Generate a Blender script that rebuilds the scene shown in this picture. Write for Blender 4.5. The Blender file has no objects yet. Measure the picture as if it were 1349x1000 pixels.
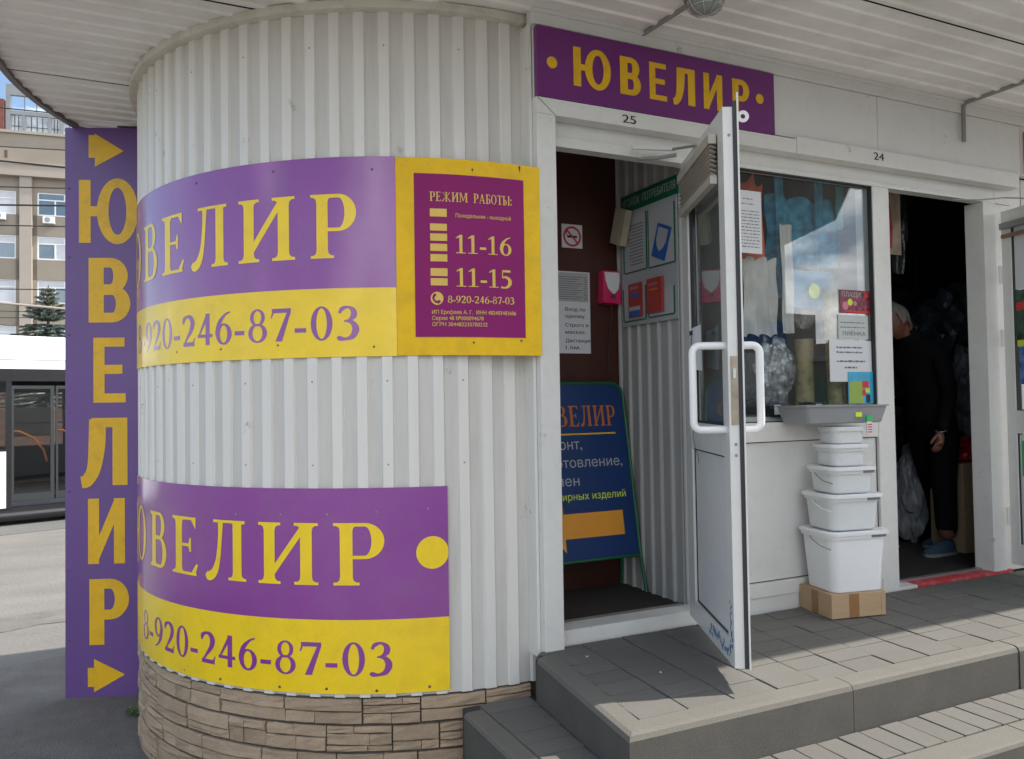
import bpy, bmesh, math, random
from mathutils import Vector, Matrix
random.seed(7)
R = math.radians
SC = bpy.context.scene
COL = SC.collection

# ------------------------------------------------------------------ camera
cam = bpy.data.cameras.new('camera'); cam_o = bpy.data.objects.new('camera', cam); COL.objects.link(cam_o)
cam.sensor_width = 36; cam.lens = 36 * 1050 / 1349; cam.clip_end = 2000; cam.clip_start = .05
yaw, pitch, roll = R(25.19), R(1.54), R(-.897)
fwd = Vector((math.sin(yaw) * math.cos(pitch), math.cos(yaw) * math.cos(pitch), math.sin(pitch)))
r0 = Vector((math.cos(yaw), -math.sin(yaw), 0)); u0 = r0.cross(fwd)
rt = r0 * math.cos(roll) + u0 * math.sin(roll); up = -r0 * math.sin(roll) + u0 * math.cos(roll)
M = Matrix((rt, up, -fwd)).transposed().to_4x4(); M.translation = Vector((0, -3.0, 1.03))
cam_o.matrix_world = M
SC.camera = cam_o

# ------------------------------------------------------------------ sky, sun, exposure
SUN_EL, SUN_DIR = R(49), Vector((.965, -.262, 0)).normalized()
w = bpy.data.worlds.new('World'); SC.world = w; w.use_nodes = True
nt = w.node_tree; bg = nt.nodes['Background']
sky = nt.nodes.new('ShaderNodeTexSky'); sky.sky_type = 'NISHITA'; sky.sun_disc = False
sky.sun_elevation = SUN_EL; sky.sun_rotation = math.atan2(SUN_DIR.x, SUN_DIR.y)
tc = nt.nodes.new('ShaderNodeTexCoord')
mp = nt.nodes.new('ShaderNodeMapping'); mp.inputs['Scale'].default_value = (1, 1, 2.6); mp.inputs['Location'].default_value = (.37, 1.9, .2)
nz = nt.nodes.new('ShaderNodeTexNoise'); nz.inputs['Scale'].default_value = 3.1; nz.inputs['Detail'].default_value = 7; nz.inputs['Roughness'].default_value = .58
rp = nt.nodes.new('ShaderNodeValToRGB'); rp.color_ramp.elements[0].position = .47; rp.color_ramp.elements[1].position = .60
nz2 = nt.nodes.new('ShaderNodeTexNoise'); nz2.inputs['Scale'].default_value = 7; nz2.inputs['Detail'].default_value = 6
cc = nt.nodes.new('ShaderNodeValToRGB')
cc.color_ramp.elements[0].position = .38; cc.color_ramp.elements[0].color = (4.5, 5.2, 6.4, 1)
cc.color_ramp.elements[1].position = .60; cc.color_ramp.elements[1].color = (19, 18.8, 18.4, 1)
mx = nt.nodes.new('ShaderNodeMix'); mx.data_type = 'RGBA'
L = nt.links.new
L(tc.outputs['Generated'], mp.inputs['Vector']); L(mp.outputs['Vector'], nz.inputs['Vector']); L(mp.outputs['Vector'], nz2.inputs['Vector'])
dp = nt.nodes.new('ShaderNodeVectorMath'); dp.operation = 'DOT_PRODUCT'; dp.inputs[1].default_value = (.10, -.08, 0); L(tc.outputs['Generated'], dp.inputs[0])
ad0 = nt.nodes.new('ShaderNodeMath'); ad0.operation = 'ADD'; L(nz.outputs['Fac'], ad0.inputs[0]); L(dp.outputs['Value'], ad0.inputs[1])
L(ad0.outputs[0], rp.inputs['Fac']); L(nz2.outputs['Fac'], cc.inputs['Fac'])
L(rp.outputs['Color'], mx.inputs['Factor']); L(sky.outputs['Color'], mx.inputs['A']); L(cc.outputs['Color'], mx.inputs['B'])
L(mx.outputs['Result'], bg.inputs['Color']); bg.inputs['Strength'].default_value = .15

sl = bpy.data.lights.new('sun', 'SUN'); sl.energy = 5.0; sl.angle = R(.6); sl.color = (1, .94, .85)
so = bpy.data.objects.new('sun', sl); COL.objects.link(so)
sd = Vector((SUN_DIR.x * math.cos(SUN_EL), SUN_DIR.y * math.cos(SUN_EL), math.sin(SUN_EL)))
so.rotation_euler = sd.to_track_quat('Z', 'Y').to_euler(); so.location = (6, -6, 12)
SC.view_settings.view_transform = 'Standard'; SC.view_settings.look = 'None'
SC.view_settings.exposure = .58; SC.view_settings.gamma = 1
try: SC.view_settings.use_curve_mapping = False
except Exception: pass

# ------------------------------------------------------------------ materials
def mat(name, col, rough=.6, *a_, spots=0, **k_):
    m = mat0(name, col, rough, *a_, **k_)
    if spots:
        t = m.node_tree; N = t.nodes.new; K = t.links.new; p = t.nodes['Principled BSDF']
        src = p.inputs['Base Color'].links[0].from_socket
        c = N('ShaderNodeTexCoord'); n = N('ShaderNodeTexNoise'); n.inputs['Scale'].default_value = spots; n.inputs['Detail'].default_value = 8; n.inputs['Roughness'].default_value = .7
        K(c.outputs['Object'], n.inputs['Vector']); r = N('ShaderNodeValToRGB'); r.color_ramp.elements[0].position = .645; r.color_ramp.elements[1].position = .74; r.color_ramp.elements[1].color = (.75, .75, .75, 1)
        K(n.outputs['Fac'], r.inputs['Fac']); x = N('ShaderNodeMix'); x.data_type = 'RGBA'; K(r.outputs['Color'], x.inputs['Factor']); K(src, x.inputs['A']); x.inputs['B'].default_value = (.16, .13, .10, 1)
        K(x.outputs['Result'], p.inputs['Base Color'])
    return m
def mat0(name, col, rough=.6, var=.12, scale=6, bump=0, bscale=40, metal=0, spec=.5, streak=False, rnd=0, dirt=None, damt=.5, dscale=3, coat=0, grain=0, alpha=1, stretch=None):
    m = bpy.data.materials.new(name); m.use_nodes = True
    t = m.node_tree; p = t.nodes['Principled BSDF']; N = t.nodes.new; K = t.links.new
    p.inputs['Roughness'].default_value = rough; p.inputs['Metallic'].default_value = metal
    p.inputs['Specular IOR Level'].default_value = spec; p.inputs['Coat Weight'].default_value = coat
    if coat:
        p.inputs['Coat Roughness'].default_value = .12
        if coat >= .8 and 'print' in name: p.inputs['Coat IOR'].default_value = 1.55; p.inputs['Coat Roughness'].default_value = .16
    c = N('ShaderNodeTexCoord'); mpg = N('ShaderNodeMapping'); K(c.outputs['Object'], mpg.inputs['Vector'])
    if streak: mpg.inputs['Scale'].default_value = (1, 1, .12)
    if stretch: mpg.inputs['Scale'].default_value = stretch
    n = N('ShaderNodeTexNoise'); n.inputs['Scale'].default_value = scale; n.inputs['Detail'].default_value = 6; K(mpg.outputs['Vector'], n.inputs['Vector'])
    r = N('ShaderNodeMapRange'); r.inputs['From Min'].default_value = .3; r.inputs['From Max'].default_value = .7
    r.inputs['To Min'].default_value = 1 - var; r.inputs['To Max'].default_value = 1 + var; K(n.outputs['Fac'], r.inputs['Value'])
    val = r.outputs['Result']
    if rnd:
        oi = N('ShaderNodeObjectInfo'); r2 = N('ShaderNodeMapRange'); r2.inputs['To Min'].default_value = 1 - rnd; r2.inputs['To Max'].default_value = 1 + rnd
        K(oi.outputs['Random'], r2.inputs['Value']); mu = N('ShaderNodeMath'); mu.operation = 'MULTIPLY'
        K(val, mu.inputs[0]); K(r2.outputs['Result'], mu.inputs[1]); val = mu.outputs[0]
    if grain:
        g = N('ShaderNodeTexNoise'); g.inputs['Scale'].default_value = 260; g.inputs['Detail'].default_value = 2; K(c.outputs['Object'], g.inputs['Vector'])
        r3 = N('ShaderNodeMapRange'); r3.inputs['From Min'].default_value = .3; r3.inputs['From Max'].default_value = .7; r3.inputs['To Min'].default_value = 1 - grain; r3.inputs['To Max'].default_value = 1 + grain
        K(g.outputs['Fac'], r3.inputs['Value']); mu = N('ShaderNodeMath'); mu.operation = 'MULTIPLY'
        K(val, mu.inputs[0]); K(r3.outputs['Result'], mu.inputs[1]); val = mu.outputs[0]
    vm = N('ShaderNodeVectorMath'); vm.operation = 'SCALE'; vm.inputs[0].default_value = col[:3]; K(val, vm.inputs['Scale'])
    out = vm.outputs['Vector']
    if dirt:
        dn = N('ShaderNodeTexNoise'); dn.inputs['Scale'].default_value = dscale; dn.inputs['Detail'].default_value = 9; dn.inputs['Roughness'].default_value = .68
        K(mpg.outputs['Vector'], dn.inputs['Vector'])
        dr = N('ShaderNodeValToRGB'); dr.color_ramp.elements[0].position = .47; dr.color_ramp.elements[1].position = .72
        dr.color_ramp.elements[1].color = (damt, damt, damt, 1); K(dn.outputs['Fac'], dr.inputs['Fac'])
        mm = N('ShaderNodeMix'); mm.data_type = 'RGBA'; K(dr.outputs['Color'], mm.inputs['Factor']); K(out, mm.inputs['A'])
        mm.inputs['B'].default_value = (*dirt, 1); out = mm.outputs['Result']
    K(out, p.inputs['Base Color'])
    if bump:
        b = N('ShaderNodeTexNoise'); b.inputs['Scale'].default_value = bscale; b.inputs['Detail'].default_value = 5; K(c.outputs['Object'], b.inputs['Vector'])
        bu = N('ShaderNodeBump'); bu.inputs['Strength'].default_value = bump; bu.inputs['Distance'].default_value = .01
        K(b.outputs['Fac'], bu.inputs['Height']); K(bu.outputs['Normal'], p.inputs['Normal'])
    if alpha < 1: p.inputs['Alpha'].default_value = alpha
    return m

def glass_mat(name, tint=(1, 1, 1), rough=.0, refl=.09):
    m = bpy.data.materials.new(name); m.use_nodes = True; t = m.node_tree; t.nodes.clear(); N = t.nodes.new; K = t.links.new
    o = N('ShaderNodeOutputMaterial'); tr = N('ShaderNodeBsdfTransparent'); tr.inputs['Color'].default_value = (*tint, 1)
    gl = N('ShaderNodeBsdfGlossy'); gl.inputs['Roughness'].default_value = rough
    lw = N('ShaderNodeLayerWeight'); lw.inputs['Blend'].default_value = .5
    pw = N('ShaderNodeMath'); pw.operation = 'POWER'; pw.inputs[1].default_value = 4; K(lw.outputs['Facing'], pw.inputs[0])
    ad = N('ShaderNodeMath'); ad.operation = 'MULTIPLY_ADD'; ad.inputs[1].default_value = .9; ad.inputs[2].default_value = refl; K(pw.outputs[0], ad.inputs[0])
    nz_ = N('ShaderNodeTexNoise'); nz_.inputs['Scale'].default_value = 1.3; bu = N('ShaderNodeBump'); bu.inputs['Strength'].default_value = .04; bu.inputs['Distance'].default_value = .02
    K(nz_.outputs['Fac'], bu.inputs['Height']); K(bu.outputs['Normal'], gl.inputs['Normal'])
    mx_ = N('ShaderNodeMixShader'); K(ad.outputs[0], mx_.inputs[0]); K(tr.outputs[0], mx_.inputs[1]); K(gl.outputs[0], mx_.inputs[2]); K(mx_.outputs[0], o.inputs['Surface'])
    return m

def col(r, g, b): # sRGB 0-255 -> linear
    return tuple(((c / 255) / 12.92 if c <= 10 else (((c / 255) + .055) / 1.055) ** 2.4) for c in (r, g, b))

GREYDIRT = (.22, .2, .17)
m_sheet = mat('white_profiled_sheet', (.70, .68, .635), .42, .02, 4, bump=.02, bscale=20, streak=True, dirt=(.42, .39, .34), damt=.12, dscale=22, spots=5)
m_valley = mat('greyer_sheet_valley', (.57, .55, .51), .5, .03, 5, streak=True, dirt=(.33, .30, .26), damt=.22, dscale=22, spots=5)  # recessed strips, a greyer tone than the ribs
m_soffit = mat('soffit_sheet', (.82, .80, .76), .5, .06, 2.5, dirt=(.36, .32, .27), damt=.35, dscale=2)
m_trim = mat('cream_trim', (.62, .585, .51), .45, .06, 8, dirt=(.32, .27, .2), damt=.5, dscale=9)
m_white = mat('white_aluminium_paint', (.70, .69, .65), .35, .03, 4, dirt=(.40, .38, .34), damt=.2, dscale=16, spots=7)
m_panel = mat('white_plastic_panel', (.67, .665, .635), .45, .02, 3, dirt=(.45, .43, .39), damt=.18, dscale=9, spots=6)
m_gasket = mat('black_rubber_gasket', (.03, .03, .032), .6, .1)
m_purple = mat('purple_print', col(132, 44, 142), .40, .05, 5, coat=1, bump=.05, bscale=4, grain=.06, dirt=col(125, 95, 130), damt=.25, dscale=6)
m_purple2 = mat('faded_purple_print', col(100, 68, 132), .42, .07, 3, coat=.15, grain=.06, dirt=col(100, 80, 110), damt=.35, dscale=8)
m_purple3 = mat('dark_purple_print', col(104, 32, 108), .4, .05, 5, coat=.15, grain=.06)
m_yellow = mat('yellow_print', col(244, 206, 0), .42, .04, 6, coat=.45, bump=.05, bscale=4, grain=.05, dirt=col(150, 120, 50), damt=.15, dscale=10)
m_yellow3 = mat('matt_yellow_panel', col(232, 186, 6), .5, .05, 6, spec=.3, grain=.05, dirt=col(150, 120, 50), damt=.3, dscale=10)
m_yellow2 = mat('ochre_yellow_print', col(222, 174, 18), .42, .06, 6, grain=.06, dirt=col(140, 105, 40), damt=.35, dscale=12)
m_magenta = mat('magenta_plate', col(134, 20, 98), .55, .05, 5, spec=.25, grain=.05)
m_gold = mat('gold_lettering', col(214, 176, 70), .4, .05, 8)
m_black = mat('black_print', (.02, .02, .022), .5, .05)
m_grey_print = mat('grey_print', (.16, .16, .17), .6, .1)
m_stone = mat('tan_cladding_stone', (.37, .275, .185), .85, .10, 9, bump=.35, bscale=70, rnd=.12, grain=.14, dirt=(.20, .15, .105), damt=.25, dscale=6)
m_mortar = mat('dark_mortar', (.075, .065, .055), .9, .2, 20, bump=.5)
m_paver = mat('grey_concrete_paver', (.118, .113, .102), .88, .07, 8, bump=.3, bscale=200, rnd=.06, grain=.16, dirt=(.085, .08, .07), damt=.5, dscale=7)
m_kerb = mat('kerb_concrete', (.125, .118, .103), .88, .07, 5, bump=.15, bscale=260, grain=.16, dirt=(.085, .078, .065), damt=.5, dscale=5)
m_riser = mat('shade_toned_kerb_riser', (.078, .073, .064), .9, .08, 6, bump=.12, bscale=260, grain=.16, dirt=(.12, .11, .095), damt=.4, dscale=4)  # shade of the upright kerb faces put into the colour, plus dirt patches
m_joint = mat('joint_sand', (.05, .046, .04), .95, .2, 20, bump=.4)
m_asphalt = mat('old_dark_asphalt', (.14, .131, .117), .92, .22, 5, bump=1, bscale=110, grain=.6, dirt=(.13, .12, .105), damt=.7, dscale=1.7)
m_concrete = mat('worn_pale_concrete', (.152, .144, .130), .9, .12, 1.2, bump=.9, bscale=30, grain=.3, dirt=(.12, .115, .105), damt=.7, dscale=.9, stretch=(1, 2.2, 1))
m_road = mat('road_asphalt', (.11, .11, .108), .9, .12, 1, bump=.5, grain=.3)
m_rust = mat('rusty_brown_metal', (.10, .06, .045), .7, .3, 12, dirt=(.2, .09, .04), damt=.6)
m_wood = mat('dark_red_brown_board', (.055, .015, .008), .45, .3, 5, stretch=(1, 1, .2))
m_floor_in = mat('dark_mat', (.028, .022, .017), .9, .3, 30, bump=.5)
m_paper = mat('white_paper', (.66, .67, .68), .6, .03, 3)
m_board = mat('poster_board_white', (.36, .37, .38), .4, .04, 3)
m_green = mat('dark_green_plastic', (.006, .095, .045), .35, .1)
m_blue = mat('dark_blue_board', (.005, .032, .13), .4, .08, 4)
m_bluel = mat('blue_leaflet', (.02, .09, .34), .35, .1)
m_redb = mat('red_booklet', (.36, .035, .03), .5, .1)
m_pink = mat('bright_pink_plastic', (.62, .02, .12), .3, .08)
m_orange = mat('orange_print', (.72, .3, .03), .45, .06)
m_alu = mat('bare_aluminium', (.5, .5, .5), .35, .1, metal=.8)
m_steel = mat('grey_conduit', (.27, .26, .25), .5, .15)
m_plastic_w = mat('white_enamelled_handle', (.78, .78, .77), .25, .02, 5, coat=.3)
m_card = mat('brown_cardboard', (.42, .29, .17), .85, .06, 8, bump=.1, bscale=60, stretch=(1, 1, 6))
m_tape = mat('brown_packing_tape', (.27, .14, .06), .3, .08)
m_tray = mat('grey_plastic_tray', (.24, .25, .26), .4, .06, 6)
m_redpaint = mat('worn_red_paint', (.52, .04, .045), .6, .15, 12, dirt=(.5, .42, .4), damt=.55, dscale=18)
m_redprint = mat('red_print', (.6, .03, .03), .45, .08)
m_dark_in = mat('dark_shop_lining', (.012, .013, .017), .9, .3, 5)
m_glass = glass_mat('window_glass', (.96, .98, .975), 0, .085)
m_glass2 = glass_mat('door_glass', (.92, .95, .95), 0, .19)
m_glassd = glass_mat('tinted_bus_glass', (.74, .74, .74), 0, .045)
m_bulb = mat('dusty_lamp_glass', (.25, .27, .25), .2, .1, 12, coat=.5)
m_sticker = mat('green_sticker', (.03, .42, .12), .4, .1)
m_lime = mat('yellow_green_sticker', (.6, .75, .03), .4, .1)
m_blackcloth = mat('black_clothing', (.005, .005, .006), 1, .2, 8, spec=.1)
m_skin = mat('skin', (.15, .062, .038), .55, .08, 20)
m_hair = mat('grey_white_hair', (.15, .145, .135), .8, .25, 40, stretch=(1, 1, .3))
m_shoe = mat('blue_canvas_shoe', (.03, .06, .095), .85, .15, 60)
m_sole = mat('pale_shoe_sole', (.2, .2, .19), .7, .1)
def plastic(name, c, tr):
    m = mat(name, c, .32, .02, 4, dirt=(.5, .48, .44), damt=.2, dscale=8)
    p = m.node_tree.nodes['Principled BSDF']; p.inputs['Subsurface Weight'].default_value = tr; p.inputs['Subsurface Radius'].default_value = (.02, .02, .02); p.inputs['Subsurface Scale'].default_value = 1
    return m
m_bucket = plastic('white_bucket_plastic', (.74, .75, .76), .25)
m_bucket2 = plastic('milky_bucket_plastic', (.62, .64, .64), .4)

# ------------------------------------------------------------------ mesh helpers
def wloc(o):
    v = Vector((0, 0, 0))
    while o: v += o.location; o = o.parent
    return v
class MB:
    def __init__(s): s.v = []; s.f = []; s.m = []; s.mi = 0
    def add(s, vs, fs):
        n = len(s.v); s.v += [tuple(v) for v in vs]; s.f += [tuple(i + n for i in f) for f in fs]; s.m += [s.mi] * len(fs); return s
    def box(s, x0, x1, y0, y1, z0, z1):
        return s.add([(x0, y0, z0), (x1, y0, z0), (x1, y1, z0), (x0, y1, z0), (x0, y0, z1), (x1, y0, z1), (x1, y1, z1), (x0, y1, z1)],
                     [(0, 3, 2, 1), (4, 5, 6, 7), (0, 1, 5, 4), (1, 2, 6, 5), (2, 3, 7, 6), (3, 0, 4, 7)])
    def tube(s, pts, r, seg=8, cap=True):
        pts = [Vector(p) for p in pts]; n0 = len(s.v); vs = []; fs = []
        rr = r if isinstance(r, (list, tuple)) else [r] * len(pts)
        prev = None
        for i, p in enumerate(pts):
            t = (pts[min(i + 1, len(pts) - 1)] - pts[max(i - 1, 0)]).normalized()
            a = prev if prev is not None else (Vector((0, 0, 1)) if abs(t.z) < .9 else Vector((1, 0, 0)))
            a = (a - t * a.dot(t)).normalized(); prev = a; b = t.cross(a)
            for k in range(seg):
                an = 2 * math.pi * k / seg; vs.append(p + (a * math.cos(an) + b * math.sin(an)) * rr[i])
        for i in range(len(pts) - 1):
            for k in range(seg):
                k2 = (k + 1) % seg; fs.append((i * seg + k, i * seg + k2, (i + 1) * seg + k2, (i + 1) * seg + k))
        if cap: fs.append(tuple(range(seg - 1, -1, -1))); fs.append(tuple((len(pts) - 1) * seg + k for k in range(seg)))
        return s.add(vs, fs)
    def prism(s, poly, z0, z1):
        n = len(poly); vs = [(x, y, z0) for x, y in poly] + [(x, y, z1) for x, y in poly]
        return s.add(vs, [tuple(range(n - 1, -1, -1)), tuple(range(n, 2 * n))] + [(i, (i + 1) % n, (i + 1) % n + n, i + n) for i in range(n)])
    def map(s, fn): s.v = [tuple(fn(*v)) for v in s.v]; return s
    def build(s, name, m, parent=None, smooth=False, bevel=0, **kw):
        me = bpy.data.meshes.new(name); off = wloc(parent) if parent else Vector((0, 0, 0))
        me.from_pydata([(v[0] - off.x, v[1] - off.y, v[2] - off.z) for v in s.v], [], s.f)
        for mm in (m if isinstance(m, (list, tuple)) else [m]): me.materials.append(mm)
        if any(s.m): me.polygons.foreach_set('material_index', s.m)
        if bevel or kw.get('fixn'):
            bm = bmesh.new(); bm.from_mesh(me)
            bmesh.ops.recalc_face_normals(bm, faces=bm.faces)
            if bevel: bmesh.ops.bevel(bm, geom=[e for e in bm.edges if e.is_manifold and e.calc_face_angle(0) > .5], offset=bevel, segments=2, profile=.7, affect='EDGES', clamp_overlap=True)
            bm.to_mesh(me); bm.free()
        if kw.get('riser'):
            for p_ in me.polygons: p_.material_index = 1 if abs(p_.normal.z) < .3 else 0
        if smooth:
            me.polygons.foreach_set('use_smooth', [True] * len(me.polygons))
            try: me.set_sharp_from_angle(angle=R(38))
            except Exception: pass
        me.update()
        o = bpy.data.objects.new(name, me); COL.objects.link(o)
        if parent: o.parent = parent
        return o
def tag(o, label=None, cat=None, group=None, kind=None):
    if label: o['label'] = label
    if cat: o['category'] = cat
    if group: o['group'] = group
    if kind: o['kind'] = kind
    return o
def thing(name, loc, label, cat, group=None):
    o = bpy.data.objects.new(name, None); COL.objects.link(o); o.location = loc; o.empty_display_size = .1
    return tag(o, label, cat, group)
def copy_tree(o, parent=None):
    c = o.copy(); COL.objects.link(c); c.parent = parent
    for ch in list(o.children): copy_tree(ch, c)
    return c
def B(name, m, parent, *a, **k): return MB().box(*a).build(name, m, parent, **k)

# ------------------------------------------------------------------ lettering
def cr(pts, n=7):
    out = []; P = [pts[0]] + list(pts) + [pts[-1]]
    for i in range(1, len(P) - 2):
        for k in range(n):
            t = k / n; out.append(tuple(.5 * ((2 * b) + (-a + c) * t + (2 * a - 5 * b + 4 * c - d) * t * t + (-a + 3 * b - 3 * c + d) * t ** 3) for a, b, c, d in zip(P[i - 1], P[i], P[i + 1], P[i + 2])))
    out.append(tuple(pts[-1])); return out
def brush(pts, n=7):
    q = cr(pts, n); st = []
    for i, (x, y, w_) in enumerate(q):
        w_ *= 1.22
        a = q[max(i - 1, 0)]; b = q[min(i + 1, len(q) - 1)]; dx, dy = b[0] - a[0], b[1] - a[1]; l = math.hypot(dx, dy) or 1
        nx, ny = -dy / l * w_ / 2, dx / l * w_ / 2; st.append((x + nx, y + ny, x - nx, y - ny))
    return st
def rect(x0, y0, x1, y1): return [(x0, y0, x0, y1), (x1, y0, x1, y1)]
def ring(cx, cy, rx, ry, ts, tt, a0=0, a1=360, n=28):
    return [(cx + rx * math.cos(R(a)), cy + ry * math.sin(R(a)), cx + (rx - ts) * math.cos(R(a)), cy + (ry - tt) * math.sin(R(a))) for a in [a0 + (a1 - a0) * i / n for i in range(n + 1)]]
def disc(cx, cy, r_, n=24): return [(cx + r_ * math.cos(a), cy + r_ * math.sin(a), cx + r_ * math.cos(a), cy - r_ * math.sin(a)) for a in [math.pi * i / n for i in range(n + 1)]]
T, TH, SF, SH = .19, .055, .10, .045
def stem(x, top=True, bot=True, y0=0, y1=1, w_=T):
    o = [rect(x, y0, x + w_, y1)]
    if bot: o += [rect(x - SF, y0, x + w_ + SF, y0 + SH), [(x - SF * .55, y0 + SH, x + w_ + SF * .55, y0 + SH), (x - SF * .12, y0 + SH + .03, x + w_ + SF * .12, y0 + SH + .03), (x, y0 + .13, x + w_, y0 + .13)]]
    if top: o += [rect(x - SF, y1 - SH, x + w_ + SF, y1), [(x - SF * .55, y1 - SH, x + w_ + SF * .55, y1 - SH), (x - SF * .12, y1 - SH - .03, x + w_ + SF * .12, y1 - SH - .03), (x, y1 - .13, x + w_, y1 - .13)]]
    return o
def bowl(x, xr, y0, y1, ts=T, tt=TH):
    cy = (y0 + y1) / 2; ry = (y1 - y0) / 2; rx = min(xr - x, ry * 1.0); c = xr - rx
    return [ring(c, cy, rx, ry, ts, tt, -90, 90, 16), rect(x, y1 - tt, c, y1), rect(x, y0, c, y0 + tt)]
def G(ch):
    if ch == 'Р': return stem(.1) + bowl(.2, .76, .42, 1)
    if ch == 'В': return stem(.1) + bowl(.2, .70, .52, 1, .15) + bowl(.2, .78, 0, .56, .165)
    if ch == 'Е': return stem(.1) + [rect(.2, .95, .66, 1), rect(.2, 0, .68, .05), rect(.2, .49, .52, .54),
        [(.54, .96, .66, .96), (.61, .86, .66, .80)], [(.66, .05, .55, .05), (.72, .20, .67, .20)], [(.50, .40, .54, .40), (.46, .51, .54, .51), (.50, .64, .54, .64)]]
    if ch == 'И': return stem(.1) + stem(.72) + [[(.2, .03, .2, .20), (.74, .80, .74, .97)]]
    if ch == 'Л': return stem(.68, top=False) + [rect(.22, .955, .945, 1), [(.60, .94, .945, .955), (.68, .94, .87, .94), (.68, .86, .845, .86)], rect(.68, .8, .845, .97),
        brush([(.40, .97, .10), (.385, .7, .075), (.34, .35, .085), (.25, .12, .12), (.12, .04, .13), (.05, .09, .07)])]
    if ch == 'Ю': return stem(.1) + [rect(.2, .47, .55, .525), ring(.93, .5, .43, .52, .175, .045)]
    if ch == 'М': return stem(.1, w_=.09) + stem(.92) + [[(.1, 1, .28, 1), (.52, .12, .62, .12)], [(.50, .12, .60, .12), (.90, 1, 1.0, 1)]]
    if ch == 'А': return [[(.05, .03, .11, .03), (.38, 1, .5, 1)], [(.62, .03, .82, .03), (.36, 1, .5, 1)], rect(.2, .3, .66, .35), rect(-.05, 0, .26, .045), rect(.52, 0, .92, .045)]
    if ch == 'Б': return stem(.1) + bowl(.2, .74, 0, .56) + [rect(.2, .95, .66, 1), [(.56, .96, .66, .96), (.62, .8, .66, .78)]]
    if ch == 'О': return [ring(.45, .5, .44, .52, .17, .05)]
    if ch == 'Т': return stem(.33, top=False) + [rect(0, .95, .82, 1), [(0, .96, .1, .96), (0, .78, .04, .82)], [(.72, .96, .82, .96), (.78, .82, .82, .78)]]
    if ch == 'Ы': return stem(.1) + bowl(.2, .66, 0, .56) + stem(.9)
    if ch == 'Ж': return stem(.55, w_=.15) + [[(.08, .97, .20, .97), (.55, .5, .6, .5)], [(.0, .03, .16, .03), (.55, .52, .62, .52)], [(1.05, .97, 1.17, .97), (.63, .5, .7, .5)], [(1.09, .03, 1.25, .03), (.62, .52, .70, .52)], rect(-.04, 0, .2, .045), rect(1.05, 0, 1.29, .045)]
    if ch == ':': return [disc(.15, .12, .1), disc(.15, .6, .1)]
    if ch == '-': return [rect(0, .24, .34, .37)]
    if ch == '0': return [ring(.34, .49, .34, .51, .175, .055)]
    if ch == '1': return [rect(.26, 0, .42, .98), rect(.08, 0, .6, .045), [(.08, .80, .08, .84), (.26, .86, .28, .99), (.42, .9, .42, 1)]]
    if ch == '2': return [brush([(.05, .72, .05), (.08, .86, .12), (.25, .95, .07), (.44, .90, .13), (.53, .72, .17), (.45, .50, .13), (.24, .25, .07), (.10, .07, .06)]), rect(.05, 0, .62, .13), [(.55, .13, .62, .13), (.62, .25, .66, .25)]]
    if ch == '3': return [brush([(.06, .78, .06), (.14, .91, .10), (.32, .96, .06), (.47, .86, .13), (.48, .70, .15), (.35, .58, .06), (.20, .54, .04)]), brush([(.26, .56, .05), (.44, .50, .11), (.54, .31, .17), (.45, .10, .13), (.25, .02, .07), (.07, .04, .12), (.02, .10, .06)])]
    if ch == '4': return [rect(.36, 0, .54, .98), rect(.0, .24, .66, .34), [(.0, .26, .06, .26), (.40, .98, .48, .86)], ]
    if ch == '5': return [rect(.12, .86, .58, .98), [(.10, .55, .15, .55), (.12, .95, .17, .95)], brush([(.11, .55, .06), (.28, .60, .09), (.48, .50, .14), (.55, .30, .17), (.44, .09, .13), (.22, .01, .07), (.05, .05, .10)])]
    if ch == '6': return [ring(.34, .31, .32, .33, .17, .06), brush([(.60, .98, .035), (.40, .90, .06), (.18, .68, .12), (.09, .42, .14), (.09, .28, .13)])]
    if ch == '7': return [rect(.04, .85, .64, .98), [(.04, .86, .10, .86), (.0, .70, .04, .70)], [(.15, 0, .36, 0), (.52, .86, .64, .86)]]
    if ch == '8': return [ring(.33, .74, .26, .26, .125, .055), ring(.33, .27, .33, .29, .155, .055)]
    if ch == '9': return [ring(.33, .67, .32, .33, .17, .06), brush([(.06, .0, .035), (.27, .08, .06), (.49, .30, .12), (.58, .56, .14), (.58, .70, .13)])]
    if ch == ' ': return []
def GS(ch):
    """bold sans capitals"""
    sb = lambda x, xr, y0, y1: bowl(x, xr, y0, y1, .23, .15)
    if ch == 'Ю': return [rect(0, 0, .25, 1), rect(.19, .42, .45, .58), ring(.82, .5, .44, .525, .25, .15)]
    if ch == 'В': return [rect(0, 0, .24, 1)] + sb(.15, .62, .44, 1) + sb(.15, .66, 0, .575)
    if ch == 'Е': return [rect(0, 0, .2, 1), rect(.2, .86, .56, 1), rect(.2, .44, .52, .58), rect(.2, 0, .58, .14)]
    if ch == 'Л': return [rect(.50, 0, .74, 1), rect(.16, .86, .6, 1), brush([(.26, .98, .22), (.25, .6, .22), (.20, .25, .18), (.10, .08, .16), (.0, .05, .14)])]
    if ch == 'И': return [rect(0, 0, .23, 1), rect(.54, 0, .77, 1), [(.12, .0, .12, .02), (.19, .0, .19, .36), (.56, .64, .56, 1.0), (.63, .98, .63, 1.0)]]
    if ch == 'Р': return [rect(0, 0, .24, 1)] + sb(.15, .64, .38, 1)
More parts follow.
